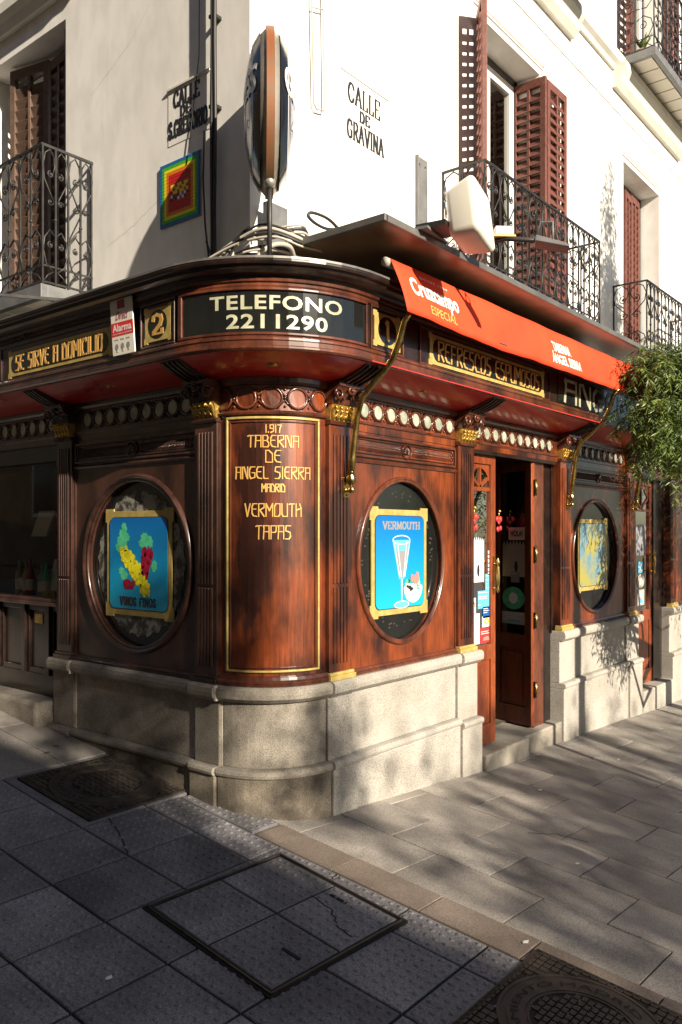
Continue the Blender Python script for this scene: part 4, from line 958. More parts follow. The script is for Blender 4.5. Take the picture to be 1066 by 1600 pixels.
HR = [(2.83, 4.04, 3.50, 6.02), (6.25, 7.53, 3.50, 5.97), (9.7, 10.9, 3.5, 5.97), (6.45, 7.65, 7.05, 9.6), (2.9, 4.1, 7.05, 9.6)]
HL = [(2.27, 3.45, 3.30, 5.43)]
NB('upper_wall', wall(UR, .15, 30, 2.9, 12.9, HR, plaster), label='sunlit cream wall above the street on the right')
NB('upper_wall', wall(UL, .33, 26, 2.9, 12.9, HL, plaster), label='cream wall above the street on the left')
mb = MB(); mb.quad((.15, .33, 12.9), (30, .33, 12.9), (30, 26, 12.9), (.15, 26, 12.9), cream); NB('roof', mb)
for fn, hs in ((UR, HR), (UL, HL)):
    for x0, x1, b, t in hs:
        mb = MB(); mb.obox(fn, x0 - .1, x1 + .1, b - .1, t + .1, -1.3, -1.25, room); mb.obox(fn, x0 - .1, x0, b, t, -1.3, -.3, room); mb.obox(fn, x1, x1 + .1, b, t, -1.3, -.3, room); NB('room_behind', mb)
# mouldings
def band(fn, a0, a1, prof, name='string_course', m=plaster):
    mb = MB(); n = len(prof); mb.add([fn(a, z, d) for a in (a0, a1) for d, z in prof], [(k, (k + 1) % n, n + (k + 1) % n, n + k) for k in range(n)] + [tuple(range(n)), tuple(range(n, 2 * n))], m); return NB(name, mb)
band(UR, .15, 30, [(-.01, 6.88), (.03, 6.88), (.05, 6.92), (.09, 6.95), (.11, 7.0), (.11, 7.03), (-.01, 7.04)], m=trimplaster)
for a, b in ((2.1, 4.75), (5.9, 8.3)): band(UR, a, b, [(-.01, 6.68), (.05, 6.68), (.10, 6.74), (.12, 6.80), (.16, 6.86), (.16, 6.94), (-.01, 6.94)], 'balcony_corbel_moulding', trimplaster)
band(UR, .15, 30, [(-.01, 6.46), (.012, 6.46), (.012, 6.485), (-.01, 6.485)])
for u0, u1, zt in ((2.83, 4.04, 6.02), (6.25, 7.53, 5.97)):
    for k, e in enumerate((.06, .10)):
        band(UR, u0 - e, u1 + e, [(-.01, zt + e), (.014, zt + e), (.014, zt + e + .014), (-.01, zt + e + .014)], 'window_architrave')
band(UL, 2.1, 4.6, [(-.01, 5.60), (.05, 5.60), (.08, 5.66), (.12, 5.70), (.12, 5.78), (-.01, 5.78)], 'window_architrave', trimplaster)

# windows
def french(fn, x0, x1, b, t, m_frame=white_frame, dark=None):
    mb = MB(); dp = -.26; wv = .05
    for q in ((x0, x1, t - .06, t), (x0, x0 + .05, b, t), (x1 - .05, x1, b, t)): mb.obox(fn, q[0], q[1], q[2], q[3], dp - .06, dp + .02, dark or wood_dark)
    o = NB('window', mb)
    c = (x0 + x1) / 2
    for a, e in ((x0 + .05, c), (c, x1 - .05)):
        m2 = MB()
        for q in ((a, e, b, b + .35), (a, e, t - .16, t - .06), (a, a + .085, b + .35, t - .16), (e - .085, e, b + .35, t - .16)): m2.obox(fn, q[0], q[1], q[2], q[3], dp - .05, dp + .012, m_frame)
        m2.v = [(x - off_b[0], y - off_b[1], z - off_b[2]) for x, y, z in m2.v]; m2.build('window_sash', o, .004)
        m3 = MB(); m3.quad(fn(a + .08, b + .3, dp - .02), fn(e - .08, b + .3, dp - .02), fn(e - .08, t - .15, dp - .02), fn(a + .08, t - .15, dp - .02), glass)
        m3.v = [(x - off_b[0], y - off_b[1], z - off_b[2]) for x, y, z in m3.v]; m3.build('pane', o)
for h_ in HR: french(UR, *h_)
for h_ in HL: french(UL, *h_)
_slat = {}
def shutter(p0, dirx, diry, wd, b, t, m, pitch=.088, flip=1, slats=True, open_=False):
    """leaf from p0 along (dirx,diry); louvres are parts of it"""
    def D(a, z, d): return (a, d, z)
    st = .055; mb = MB()
    for q in ((0, st, 0, t - b), (wd - st, wd, 0, t - b), (st, wd - st, 0, .09), (st, wd - st, t - b - .08, t - b), (wd / 2 - .014, wd / 2 + .014, .09, t - b - .08)): mb.obox(D, q[0], q[1], q[2], q[3], -.02, .02, m)
    o = mb.build('shutter', B, .003)
    o.location = (p0[0] - off_b[0], p0[1] - off_b[1], b - off_b[2]); o.rotation_euler = (0, 0, math.atan2(diry, dirx))
    if not slats: return o
    key = (round(wd, 3), m.name)
    if key not in _slat:
        s_ = MB(); w2 = wd / 2 - st; s_.add([(-w2, -.018, -.044), (w2, -.018, -.044), (w2, .018, .036), (-w2, .018, .036), (-w2, -.023, -.038), (w2, -.023, -.038), (w2, .013, .042), (-w2, .013, .042)],
              [(0, 1, 2, 3), (4, 5, 6, 7), (0, 1, 5, 4), (1, 2, 6, 5), (2, 3, 7, 6), (3, 0, 4, 7)], m); _slat[key] = s_.mesh('slat')
    z = .14
    while z < t - b - .12:
        link('slat', _slat[key], o, (wd / 2, 0, z)); z += pitch
    return o
# right window: one leaf flung left, one in the reveal, one flat on the wall
shutter((2.82, .31), -.80, -.60, .42, 3.55, 5.97, shutter_m, open_=True)
shutter((4.015, .61), 0, -1, .36, 3.55, 5.97, shutter_m)
shutter((4.075, .28), 1, -.02, .42, 3.55, 5.97, shutter_m)
# second window: leaf in the left reveal visible
shutter((6.99, .50), -1, -.1, .34, 3.55, 5.80, shutter_m); shutter((7.34, .535), -1, -.05, .34, 3.55, 5.86, shutter_m)
# upper floor
shutter((6.44, .30), -1, -.25, .40, 7.1, 9.4, shutter_m, .10); shutter((7.67, .30), 1, -.1, .40, 7.1, 9.4, shutter_m, .10)
# left window
shutter((.30, 2.43), .10, 1, .36, 3.30, 5.36, shutter_d); shutter((.345, 2.80), -.25, 1, .42, 3.30, 5.40, shutter_l); shutter((.18, 2.30), .70, .70, .17, 3.30, 5.38, shutter_d)

# balconies
def spiral(cx, cz, r0_, a0, turns, sgn=1, n=14, shrink=.15):
    return [(cx + r0_ * (1 - (1 - shrink) * i / n) * math.cos(a0 + sgn * turns * 2 * PI * i / n), cz + r0_ * (1 - (1 - shrink) * i / n) * math.sin(a0 + sgn * turns * 2 * PI * i / n)) for i in range(n + 1)]
def scroll_mesh(W, H, m, dense=False):
    mb = MB()
    def T_(p, r=.006): mb.tube([(x, 0, z) for x, z in p], r, m, 5)
    for sg in (-1, 1):
        X_ = lambda x: sg * x
        # upper S scroll: long loop from the rail that curls in
        up = [(X_(.06 * W), .60 * H), (X_(.20 * W), .66 * H), (X_(.44 * W), .76 * H), (X_(.48 * W), .86 * H), (X_(.40 * W), .945 * H), (X_(.22 * W), .98 * H), (X_(.06 * W), .93 * H)]
        T_(up); sp = spiral(X_(.19 * W), .80 * H, .13 * W, PI / 2, 1.3, -sg); T_(sp, .0055)
        T_([(X_(.06 * W), .93 * H), (X_(.03 * W), .86 * H), (X_(.12 * W), .80 * H)], .0055)
        mb.ball((X_(.19 * W), 0, .80 * H), .011, m, 6, 4)
        T_(spiral(X_(.20 * W), .60 * H, .12 * W, PI, 1.2, sg), .0055); mb.ball((X_(.2 * W), 0, .60 * H), .010, m, 6, 4)
        # lower C scroll
        lo = [(X_(.04 * W), .36 * H), (X_(.22 * W), .40 * H), (X_(.42 * W), .34 * H), (X_(.48 * W), .25 * H), (X_(.36 * W), .15 * H), (X_(.08 * W), .10 * H)]
        T_(lo); T_(spiral(X_(.20 * W), .29 * H, .12 * W, PI / 2, 1.3, -sg), .0055); mb.ball((X_(.20 * W), 0, .29 * H), .011, m, 6, 4)
        T_([(X_(.08 * W), .10 * H), (X_(.30 * W), .07 * H), (X_(.46 * W), .02 * H)], .0055)
        if dense: T_([(X_(.0), .5 * H), (X_(.3 * W), .48 * H), (X_(.45 * W), .55 * H), (X_(.2 * W), .6 * H)])
    mb.ball((0, 0, .48 * H), .014, m, 6, 4)
    return mb.mesh('scroll')
def balcony(fn, a0, a1, depth, zb, H, m, label, units, slab=True, kink=False, sidescroll=1, slab_m=iron_grey):
    base = MB(); t0 = .075 if slab else .03
    base.obox(fn, a0 - .02, a1 + .02, zb - t0, zb - t0 + .012, 0, depth + .02, m if not slab else slab_m)
    for q in ((a0 - .03, a1 + .03, depth - .02, depth + .03), (a0 - .03, a0 + .02, 0, depth - .02), (a1 - .02, a1 + .03, 0, depth - .02)):
        base.obox(fn, q[0], q[1], zb - t0 - .03, zb - .01, q[2], q[3], slab_m)
    o = NB('balcony', base, .003, label)
    def sub(name, mb, par=o):
        mb.v = [(x - off_b[0], y - off_b[1], z - off_b[2]) for x, y, z in mb.v]; return mb.build(name, par)
    n_t = max(2, int((a1 - a0) / .26))
    for i in range(n_t):
        w_ = (a1 - a0 - .06) / n_t; mb = MB(); mb.obox(fn, a0 + .03 + w_ * i + .012, a0 + .03 + w_ * (i + 1) - .012, zb - t0 - .012, zb - t0 - .002, .02, depth - .04, cream); sub('soffit_tile', mb)
    mb = MB()
    for z, r in ((zb + H, .013), (zb + .015, .010), (zb + H * .135, .008)):
        mb.tube([fn(a0, z, 0), fn(a0, z, depth), fn(a1, z, depth), fn(a1, z, 0)], r, m, 4, smooth=False)
    sub('handrail', mb)
    wu = (a1 - a0) / units; sm = scroll_mesh(wu, H, m, kink)
    bar = MB().tube([(0, 0, 0), (0, 0, H)], .0085, m, 4, smooth=False).mesh('baluster')
    def put(nm, me, a, d, ang):
        q = link(nm, me, o); p = fn(a, zb, d); q.location = (p[0] - off_b[0], p[1] - off_b[1], p[2] - off_b[2]); q.rotation_euler = (0, 0, ang); return q
    e = Vector(fn(1, 0, 0)) - Vector(fn(0, 0, 0)); ang = math.atan2(e.y, e.x)
    for i in range(units + 1): put('baluster', bar, a0 + wu * i, depth, ang)
    for i in range(units):
        put('scroll', sm, a0 + wu * (i + .5), depth, ang); put('baluster', bar, a0 + wu * (i + .5), depth, ang)
    ns = sidescroll; ws = depth / ns; sm2 = scroll_mesh(ws, H, m, kink)
    for a in (a0, a1):
        put('baluster', bar, a, 0.01, ang)
        for k in range(ns):
            put('scroll', sm2, a, ws * (k + .5), ang + PI / 2); put('baluster', bar, a, ws * (k + .5), ang)
            if k: put('baluster', bar, a, ws * k, ang)
    return o
balcony(UR, 2.285, 4.571, .381, 3.57, .90, iron, 'iron scroll balcony at the brown shuttered window nearest the corner', 9)
balcony(UR, 5.93, 7.95, .381, 3.52, .90, iron, 'iron scroll balcony at the second window beside the tree', 8)
balcony(UR, 6.05, 8.35, .42, 7.06, .98, iron, 'upper iron balcony with wavy bars and a pot plant', 8, kink=True)
balcony(UR, 2.3, 4.57, .42, 7.06, .98, iron, 'upper iron balcony cut off at the top edge', 8)
balcony(UL, 1.93, 3.95, .393, 3.305, .95, iron, 'iron scroll balcony on the left street wall', 7, sidescroll=2)
# pot plant on the upper balcony
pp = thing('potted_plant', 'small potted green plant on the upper right balcony', 'plant', (6.3, .12, 7.07))
MB().lathe([(0, 0), (.06, 0), (.08, .13), (.07, .13)], (0, 0, 0), facade_far, 12).build('pot', pp)
mb = MB(); r = random.Random(4)
for i in range(90):
    a = r.random() * 6.28; l = r.uniform(.08, .22); q = Vector((math.cos(a) * .6, math.sin(a) * .6, 1)).normalized() * l; s_ = Vector((-math.sin(a), math.cos(a), 0)) * .012; b_ = Vector((0, 0, .12))
    mb.add([b_ + q * .3 - s_, b_ + q * .3 + s_, b_ + q + s_ * .3, b_ + q - s_ * .3], [(0, 1, 2, 3)], leaf_m)
mb.build('leaves', pp)

for k, pts in enumerate([[(1.75, 3.62), (1.45, 3.70), (1.1, 3.83), (.9, 3.88)], [(1.95, 4.75), (1.5, 4.95), (1.2, 5.2)]]):
    r = random.Random(k + 3); mb = MB(); P_ = []
    for (ax, az), (bx, bz) in zip(pts, pts[1:]):
        for i in range(8): t_ = i / 8; P_.append((ax + (bx - ax) * t_, az + (bz - az) * t_ + r.uniform(-.004, .004)))
    for (ax, az), (bx, bz) in zip(P_, P_[1:]): mb.quad(UL(ax, az - .001, .0008), UL(bx, bz - .001, .0008), UL(bx, bz + .001, .0008), UL(ax, az + .001, .0008), cable_g)
    NB('crack', mb)
# street names
mb = MB(); mb.obox(UR, 1.00, 1.555, 4.742, 4.748, -.002, .010, trimplaster); mb.obox(UR, 1.0, 1.55, 4.30, 4.742, -.001, .003, plaster)
t = tag(mb.build('street_name_sign'), 'painted street name CALLE DE GRAVINA on the white wall', 'street sign')
mb = MB()
for txt, a, b, c_, d_ in (('CALLE', 1.085, 1.44, 4.560, 4.690), ('DE', 1.215, 1.32, 4.462, 4.535), ('GRAVINA', 1.075, 1.485, 4.312, 4.435)): letters(t, txt, UR, a, b, c_, d_, black_p, font=SF, wv=.020, wh=.009, serif=.014, thick=.001, d=.0035)
mb = MB(); mb.obox(UL, .675, 1.085, 4.476, 4.488, -.002, .016, trimplaster); mb.obox(UL, .675, 1.08, 4.12, 4.476, -.001, .003, plaster)
t = tag(mb.build('street_name_sign'), 'painted street name CALLE DE S GREGORIO on the left wall', 'street sign')
mb = MB()
ULr = lambda a, z, d: UL(-a, z, d)
for txt, a, b, c_, d_ in (('CALLE', -1.02, -.78, 4.355, 4.455), ('DE', -.955, -.86, 4.285, 4.345), ('S.GREGORIO', -1.07, -.705, 4.165, 4.270)): letters(t, txt, ULr, a, b, c_, d_, black_p, font=SF, wv=.018, wh=.008, serif=.012, thick=.001, d=.0035)
# mosaic (plain pixel pattern)
mz = thing('tile_mosaic', 'square pixel mosaic with rainbow borders on the left wall', 'mosaic', (UA, .96, 3.6))
cols = {'b': pm('mosaic_blue', (.02, .15, .40), .3), 'g': pm('mosaic_green', (.06, .45, .04), .3), 'y': pm('mosaic_yellow', (.85, .72, .03), .3), 'o': pm('mosaic_orange', (.75, .2, .02), .3), 'r': pm('mosaic_red', (.55, .02, .02), .3), 'w': pm('mosaic_white', (.8, .8, .8), .3), 'k': pm('mosaic_dark', (.03, .03, .06), .3)}
pat = {}
mb = MB(); nx, nz = 18, 19; p = .0216
centre = ["..kkk...", ".yyyyyy.", "yykyykyy", "yyyyyyy.", ".yyyyy..", "..wkwk..", "...wkw..", "....w..."]
for i in range(nx):
    for j in range(nz):
        e = min(i, j, nx - 1 - i, nz - 1 - j); c_ = 'bgyor'[min(e, 4)]
        if e >= 4: c_ = 'r'
        ci, cj = i - 5, (nz - 1 - j) - 5
        if 0 <= ci < 8 and 0 <= cj < 8 and (ci + cj) % 3 != 1 and 1 < cj < 7: c_ = 'y' if cj < 5 else ('w' if (ci + cj) % 2 else 'k')
        x0 = -(i - nx / 2) * p; mb.box(-.012, -.002, x0 - p + .0012, x0 - .0012, j * p, (j + 1) * p - .0024, cols[c_])
mb.build('mosaic_tiles', mz, kind='stuff')
MB().box(-.003, .002, -nx * p / 2 - .012, nx * p / 2, -.006, nz * p + .004, cable_g).build('mortar_bed', mz)

# wall bracket plate, loop of wire, conduits
mb = MB(); mb.obox(UR, 1.90, 2.06, 3.45, 4.48, .0, .012, iron_grey); mb.obox(UR, 1.90, 1.915, 3.45, 4.48, .012, .03, iron_grey)
for x in (1.94, 2.02): mb.ball(UR(x, 4.42, .014), .008, iron, 6, 4)
tag(mb.build('metal_plate', bevel=.003), 'tall grey flat metal plate fixed to the white wall left of balcony', 'metal plate')
mb = MB(); mb.tube([UR(.665, 6.2, .03), UR(.675, 5.0, .03), UR(.695, 4.37, .03), UR(.72, 4.345, .03), UR(.79, 4.36, .03), UR(.80, 4.40, .03), UR(.79, 5.05, .03), UR(.78, 6.2, .03)], .0065, cable_g, 6); mb.tube([UR(.672, 4.98, .03), UR(.79, 5.02, .03)], .005, cable_g, 5)
tag(mb.build('wire_loop'), 'long hanging loop of grey wire on the blank white wall', 'wire')
mb = MB(); mb.tube([UL(.60, 9, .045), UL(.60, 4.1, .045)], .016, iron_grey, 8)
for z in (5.3, 4.75, 4.2): mb.obox(UL, .575, .625, z, z + .02, 0, .062, iron)
tag(mb.build('conduit_pipe'), 'grey vertical conduit pipe on the left wall beside the street name', 'pipe')
mb = MB()
for k in range(4): mb.tube([UL(.615 - .014 * k + .004 * math.sin(z * 5 + k), z, .045 + .012 * (k % 2)) for z in [9, 7, 5.5, 4.6, 4.15, 3.9, 3.6, 3.3, 3.07]], .011, cable_m, 6)
mb.tube([UL(.70, 4.1, .03), UL(.70, 3.8, .04), UL(.67, 3.5, .05), UL(.62, 3.25, .06), UL(.50, 3.12, .10), UL(.40, 3.10, .15)], .006, cable_m, 5)
mb.tube([UL(.66, 3.4, .05), UL(.56, 3.2, .06), UL(.42, 3.16, .1)], .006, cable_m, 5)
tag(mb.build('cable_bundle'), 'bundle of black cables running down the left wall onto the cornice', 'cables')
mb = MB(); mb.tube([UL(.76, 5.5, .012), UL(.77, 4.6, .012), UL(.84, 4.2, .012), UL(.885, 3.95, .014)], .003, cable_m, 4); tag(mb.build('thin_wire'), 'thin black wire hanging in front of the left street name', 'wire')

# ---------------------------------------------------------------- oval pub sign
cdir = Vector((-.70, -.714, 0)).normalized(); side = Vector((-cdir.y, cdir.x, 0))      # side points to screen right
SG = thing('pub_sign', 'double sided oval enamel pub sign on iron bracket at the building corner', 'sign', (-.035, -.01, 3.91))
rotm = 0
def SP(x, z, d): v = cdir * x + side * d; return (v.x, v.y, z + x * .02)
HW, HH = .30, .435
def lens(mb, sg, m, sc=1, bulge=.10, base=.022):
    nr, na = 7, 36; vs = []
    for i in range(nr + 1):
        rr = i / nr * sc
        for k in range(na):
            a = 2 * PI * k / na; vs.append(SP(HW * rr * math.cos(a), HH * rr * math.sin(a), sg * (base + bulge * math.sqrt(max(0, 1 - rr * rr)) * 1.0)))
    mb.add(vs, [(i * na + k, i * na + (k + 1) % na, (i + 1) * na + (k + 1) % na, (i + 1) * na + k) for i in range(nr) for k in range(na)], m, True)
for sg in (-1, 1):
    mb = MB(); lens(mb, sg, sign_silver, 1.0, .112); mb.build('silver_rim', SG)
    mb = MB(); lens(mb, sg, sign_black, .965, .1165); mb.build('enamel_face', SG)
    mb = MB(); nr, na = 3, 36; vs = []
    for i in range(nr + 1):
        rr = .05 + .72 * i / nr
        for k in range(na): a = 2 * PI * k / na; vs.append(SP(HW * rr * math.cos(a), HH * rr * math.sin(a), sg * (.0235 + .1165 * math.sqrt(1 - rr * rr))))
    mb.add(vs, [(i * na + k, i * na + (k + 1) % na, (i + 1) * na + (k + 1) % na, (i + 1) * na + k) for i in range(nr) for k in range(na)], sign_blue, True); mb.build('blue_field', SG)
    mb = MB(); vs = []
    for i in range(2):
        rr = .79 + .02 * i
        for k in range(na): a = 2 * PI * k / na; vs.append(SP(HW * rr * math.cos(a), HH * rr * math.sin(a), sg * (.0245 + .1165 * math.sqrt(1 - rr * rr))))
    mb.add(vs, [(k, (k + 1) % na, na + (k + 1) % na, na + k) for k in range(na)], white_p, True); mb.build('white_line', SG)
    def fs(x, z, d, sg=sg):
        rr = min(1, math.hypot(x / HW, z / HH)); return SP(-x * sg, z, sg * (.0262 + .1165 * math.sqrt(max(0, 1 - rr * rr)) + d))
    btext('lettering', SG, 'GUINNESS', fs, -.272, .272, -.02, .13, white_p, .02, .001)
    btext('script_lettering', SG, 'Draught', fs, -.15, .15, -.17, -.09, white_p, 0, .001, shear=.4)
mb = MB(); vs = []; n = 120
for k in range(n):
    a = 2 * PI * k / n
    for q, d in ((0, -.021), (.014, -.021), (.014, .021), (0, .021)): vs.append(SP((HW + q) * math.cos(a), (HH + q) * math.sin(a), d))
mb.add(vs, [(k * 4 + j, k * 4 + (j + 1) % 4, ((k + 1) % n) * 4 + (j + 1) % 4, ((k + 1) % n) * 4 + j) for k in range(n) for j in range(4)], copper); mb.build('copper_band', SG)
mb = MB(); mb.box(-.021, .021, -.021, .021, HH, HH + .03, copper); mb.build('top_clip', SG)
mb = MB(); mb.ball((cdir * .10 + Vector((0, 0, -HH + .02))), .032, sign_silver, 12, 8); mb.tube([cdir * .09 + Vector((0, 0, -HH + .10)), cdir * .10 + Vector((0, 0, -HH + .02))], .02, copper, 6); mb.build('ball_finial', SG)
mb = MB(); mb.tube([cdir * .09 + Vector((0, 0, -HH)), cdir * .02 + Vector((0, 0, -.84))], .014, iron, 6)
mb.tube([-cdir * .30 + Vector((0, 0, -HH - .05)), cdir * .10 + Vector((0, 0, -HH + .01))], .010, iron, 6)
for k, zc in enumerate((-.50, -.66)):
    pts = [(-cdir * (.16 + .06 * math.cos(a) * (1 - i / 18)) + Vector((0, 0, zc + .07 * math.sin(a) * (1 - i / 18)))) for i, a in enumerate([j * .55 for j in range(15)])]; mb.tube(pts, .009, iron, 5)
mb.tube([-cdir * .05 + Vector((0, 0, -.46)), -cdir * .20 + Vector((0, 0, -.62)), -cdir * .08 + Vector((0, 0, -.84))], .012, iron, 5)
mb.build('bracket', SG)
c = -cdir * .36
mb = MB(); mb.box(c.x - .02, c.x + .15, c.y - .02, c.y + .02, -.88, -.34, iron_grey); mb.build('mounting_post', SG)

# cables on the cornice
mb = MB(); r = random.Random(11)
def cab(pts, rr, m):
    P_ = [Vector(p) for p in pts]; out = []
    for i in range(len(P_) - 1):
        p0, p1, p2, p3 = P_[max(i - 1, 0)], P_[i], P_[i + 1], P_[min(i + 2, len(P_) - 1)]
        for k in range(6):
            t = k / 6; out.append(.5 * ((2 * p1) + (-p0 + p2) * t + (2 * p0 - 5 * p1 + 4 * p2 - p3) * t * t + (-p0 + 3 * p1 - 3 * p2 + p3) * t ** 3))
    out.append(P_[-1]); mb.tube(out, rr, m, 6)
for k in range(5):
    o_ = k * .03; cab([(-.10 + o_, .62 + o_, 3.09), (-.05 + o_, .42, 3.16 + .02 * k), (.02 + o_, .22, 3.22 + .02 * (k % 3)), (.14 + o_, .10, 3.23 + .015 * k), (.34, .02 + o_, 3.20), (.50 + o_, .06, 3.16), (.8, .10, 3.2)], .0075 + .001 * (k % 2), cable_m if k % 3 else cable_g)
cab([(.95, .1, 3.48), (.72, .05, 3.50), (.50, .02, 3.44), (.36, .0, 3.43), (.30, .0, 3.455), (.34, .0, 3.485), (.48, .0, 3.49), (.62, .02, 3.46), (.75, .06, 3.42), (.9, .1, 3.40)], .010, cable_m)
cab([(.6, .14, 3.3), (.45, .02, 3.335), (.32, -.01, 3.33)], .008, cable_m)
cab([(-.06, .06, 3.07), (-.05, .05, 3.15), (.02, .0, 3.21), (.12, -.02, 3.22), (.2, .02, 3.18)], .014, cable_g)
for k in range(7):
    cab([(-.22 + .03 * k, .95 - .1 * k, 3.08), (-.14 + .02 * k, .6 - .05 * k, 3.13 + .012 * k), (-.04 + .02 * k, .28, 3.25 + .022 * k), (.06, .06 + .02 * k, 3.28 + .028 * (k % 4)), (.22, -.02, 3.25 + .02 * k), (.42, -.02 + .02 * k, 3.27 + .014 * k), (.7, .06, 3.31)], .007 + .002 * (k % 3), cable_m if k % 2 else cable_g)
tag(mb.build('cable_tangle', kind='stuff'), 'tangle of black and grey cables lying on the corner cornice under the sign', 'cables')

# ---------------------------------------------------------------- canopy slab, awning, arms
mb = MB(); mb.box(.235, 5.0, -.60, .33, 3.27, 3.298, zinc); mb.box(.235, 5.0, -.61, -.58, 3.260, 3.300, zinc); mb.box(.220, .250, -.61, .33, 3.260, 3.300, zinc)
cn = mb.build('canopy', bevel=.004); tag(cn, 'flat zinc canopy slab above the orange awning', 'canopy')
MB().box(.25, 5.0, -.58, .33, 3.262, 3.269, copper_under).build('canopy_underside', cn)
AW = thing('awning', 'orange red cloth awning with white lettering drawn in along the fascia', 'awning', (.5, -.45, 3.15))
ao = Vector(AW.location)
def awp(u, f):      # f 0 top .. 1 bottom
    wob = .014 * math.sin(u * 3.1) * f + .004 * math.sin(u * 9 + f * 2) + .003 * math.sin(u * 23 + f * 4) * f; crump = max(0, u - 4.0)
    d = .455 + .075 * f + .014 * math.sin(f * 3) + wob + .05 * crump * math.sin(u * 17) * f
    z = 3.158 - .308 * f + (.010 * math.sin(u * 2.3) - .012 * abs(math.sin(u * 1.55))) * f + .05 * crump * math.sin(u * 11) * f
    return Vector((u + .03 * f, -d, z))
us = [.49 + (4.52 - .49) * i / 90 for i in range(91)]; nf = 8
mb = MB(); mb.add([tuple(awp(u, j / nf) - ao) for u in us for j in range(nf + 1)], [(i * (nf + 1) + j, i * (nf + 1) + j + 1, (i + 1) * (nf + 1) + j + 1, (i + 1) * (nf + 1) + j) for i in range(90) for j in range(nf)], awning_m, True)
cl = mb.build('awning_cloth', AW); so = cl.modifiers.new('solid', 'SOLIDIFY'); so.thickness = .002; so.offset = -1
def AF(u, z, d):
    f = (3.158 - z) / .308; p = awp(u, f) - ao; return (p.x, p.y - d, p.z)
btext('brand_lettering', AW, 'Cruzcampo', AF, .60, 1.14, 2.945, 3.085, awning_d, .03, .003)
btext('small_lettering', AW, 'DESDE 1904', AF, .74, 1.05, 3.098, 3.112, awning_d, 0, .003, space=1.4)
btext('second_lettering', AW, 'ESPECIAL', AF, .76, 1.08, 2.895, 2.945, awning_g, 0, .003)
btext('tavern_lettering', AW, 'TABERNA', AF, 2.49, 2.80, 2.985, 3.060, awning_d, .02, .003)
btext('tavern_lettering', AW, '\u00c1NGEL SIERRA', AF, 2.43, 2.97, 2.895, 2.985, awning_d, .02, .003)
mb = MB(); mb.tube([(.475 - ao.x, -.425 - ao.y, 3.145 - ao.z), (4.55 - ao.x, -.425 - ao.y, 3.145 - ao.z)], .027, cable_g, 12); mb.build('roller', AW)
for fz in (.93, .06):
    mb = MB(); vs = []
    for u in us:
        for q in (0, .012): p = awp(u, fz + q) - ao; vs.append((p.x, p.y - .0015, p.z))
    mb.add(vs, [(i * 2, i * 2 + 1, i * 2 + 3, i * 2 + 2) for i in range(90)], red_p); mb.build('seam', AW)
mb = MB(); mb.tube([(.54 - ao.x, -.508 - ao.y, 2.884 - ao.z), (4.5 - ao.x, -.508 - ao.y, 2.884 - ao.z)], .008, iron, 6); mb.build('front_bar', AW)
def arm(u, lab):
    def rel(p): return (p[0] - ao.x, p[1] - ao.y, p[2] - ao.z)
    pts = [(u, -.075, 1.93), (u, -.09, 2.06), (u, -.125, 2.30), (u, -.165, 2.42), (u, -.25, 2.49), (u, -.33, 2.56), (u, -.39, 2.62), (u, -.44, 2.72), (u, -.47, 2.82), (u, -.515, 2.87)]
    t = MB().tube([rel(p) for p in pts], [.024] * 2 + [.020] * 6 + [.018] * 2, brass, 10).build('arm', AW); t['label'] = lab
    mb = MB(); mb.lathe([(.012, -.03), (.028, -.01), (.03, .02), (.02, .04), (.024, .055), (.018, .075)], rel((u, -.08, 1.92)), brass, 12); mb.ball(rel((u, -.085, 1.865)), .022, brass, 10, 6); mb.build('collar', t)
    mb = MB(); mb.obox(lambda a, z, d: rel((u + a, -.035 - d, z)), -.024, .024, 1.82, 1.95, 0, .012, brass); mb.tube([rel((u, -.04, 1.865)), rel((u, -.08, 1.865))], .014, brass, 8)
    for z in (1.835, 1.935): mb.ball(rel((u, -.05, z)), .006, brass, 6, 4)
    mb.build('wall_plate', t)
arm(.60, 'bent brass awning arm on the fluted pilaster left of the vermouth oval')
arm(3.83, 'bent brass awning arm on the pilaster right of the open door')
arm(5.52, 'bent brass awning arm half hidden by the tree branches')

# white box light on the canopy and lamp bracket
FL = thing('box_light', 'white rounded box light standing on the canopy in front of the first balcony', 'light', (.77, -.80, 3.385), rz=math.radians(10))
bm = bmesh.new(); bmesh.ops.create_cube(bm, size=1)
for v in bm.verts:
    k = .80 if v.co.y > 0 else 1; v.co = Vector((v.co.x * .31 * k, v.co.y * .19, v.co.z * .37 * k))
me = bpy.data.meshes.new('housing'); bm.to_mesh(me); bm.free(); me.materials.append(white_pl)
o = link('housing', me, FL, rot=(math.radians(-10), math.radians(10), 0)); b_ = o.modifiers.new('bevel', 'BEVEL'); b_.width = .042; b_.segments = 5
for p_ in me.polygons: p_.use_smooth = True
mb = MB(); mb.box(-.16, .04, .08, .26, -.07, -.04, iron); mb.tube([(-.12, .24, -.055), (0, .05, -.02)], .016, iron, 8); mb.box(-.20, .10, .17, .25, -.085, -.07, iron_grey); mb.build('foot', FL)
LB = thing('lamp_bracket', 'small floodlight on an iron arm in front of the first balcony', 'light', (1.0, -.60, 3.36), rz=math.radians(-47))
mb = MB(); mb.tube([(0, 0, -.05), (.25, -.10, -.01), (.50, -.22, -.06)], .014, iron, 6); mb.build('iron_arm', LB)
mb = MB(); mb.box(.19, .30, -.12, -.06, .01, .06, white_pl); mb.box(.17, .31, -.125, -.055, -.005, .01, gold_paint); mb.build('junction_box', LB, .004)
OFZ = -.09
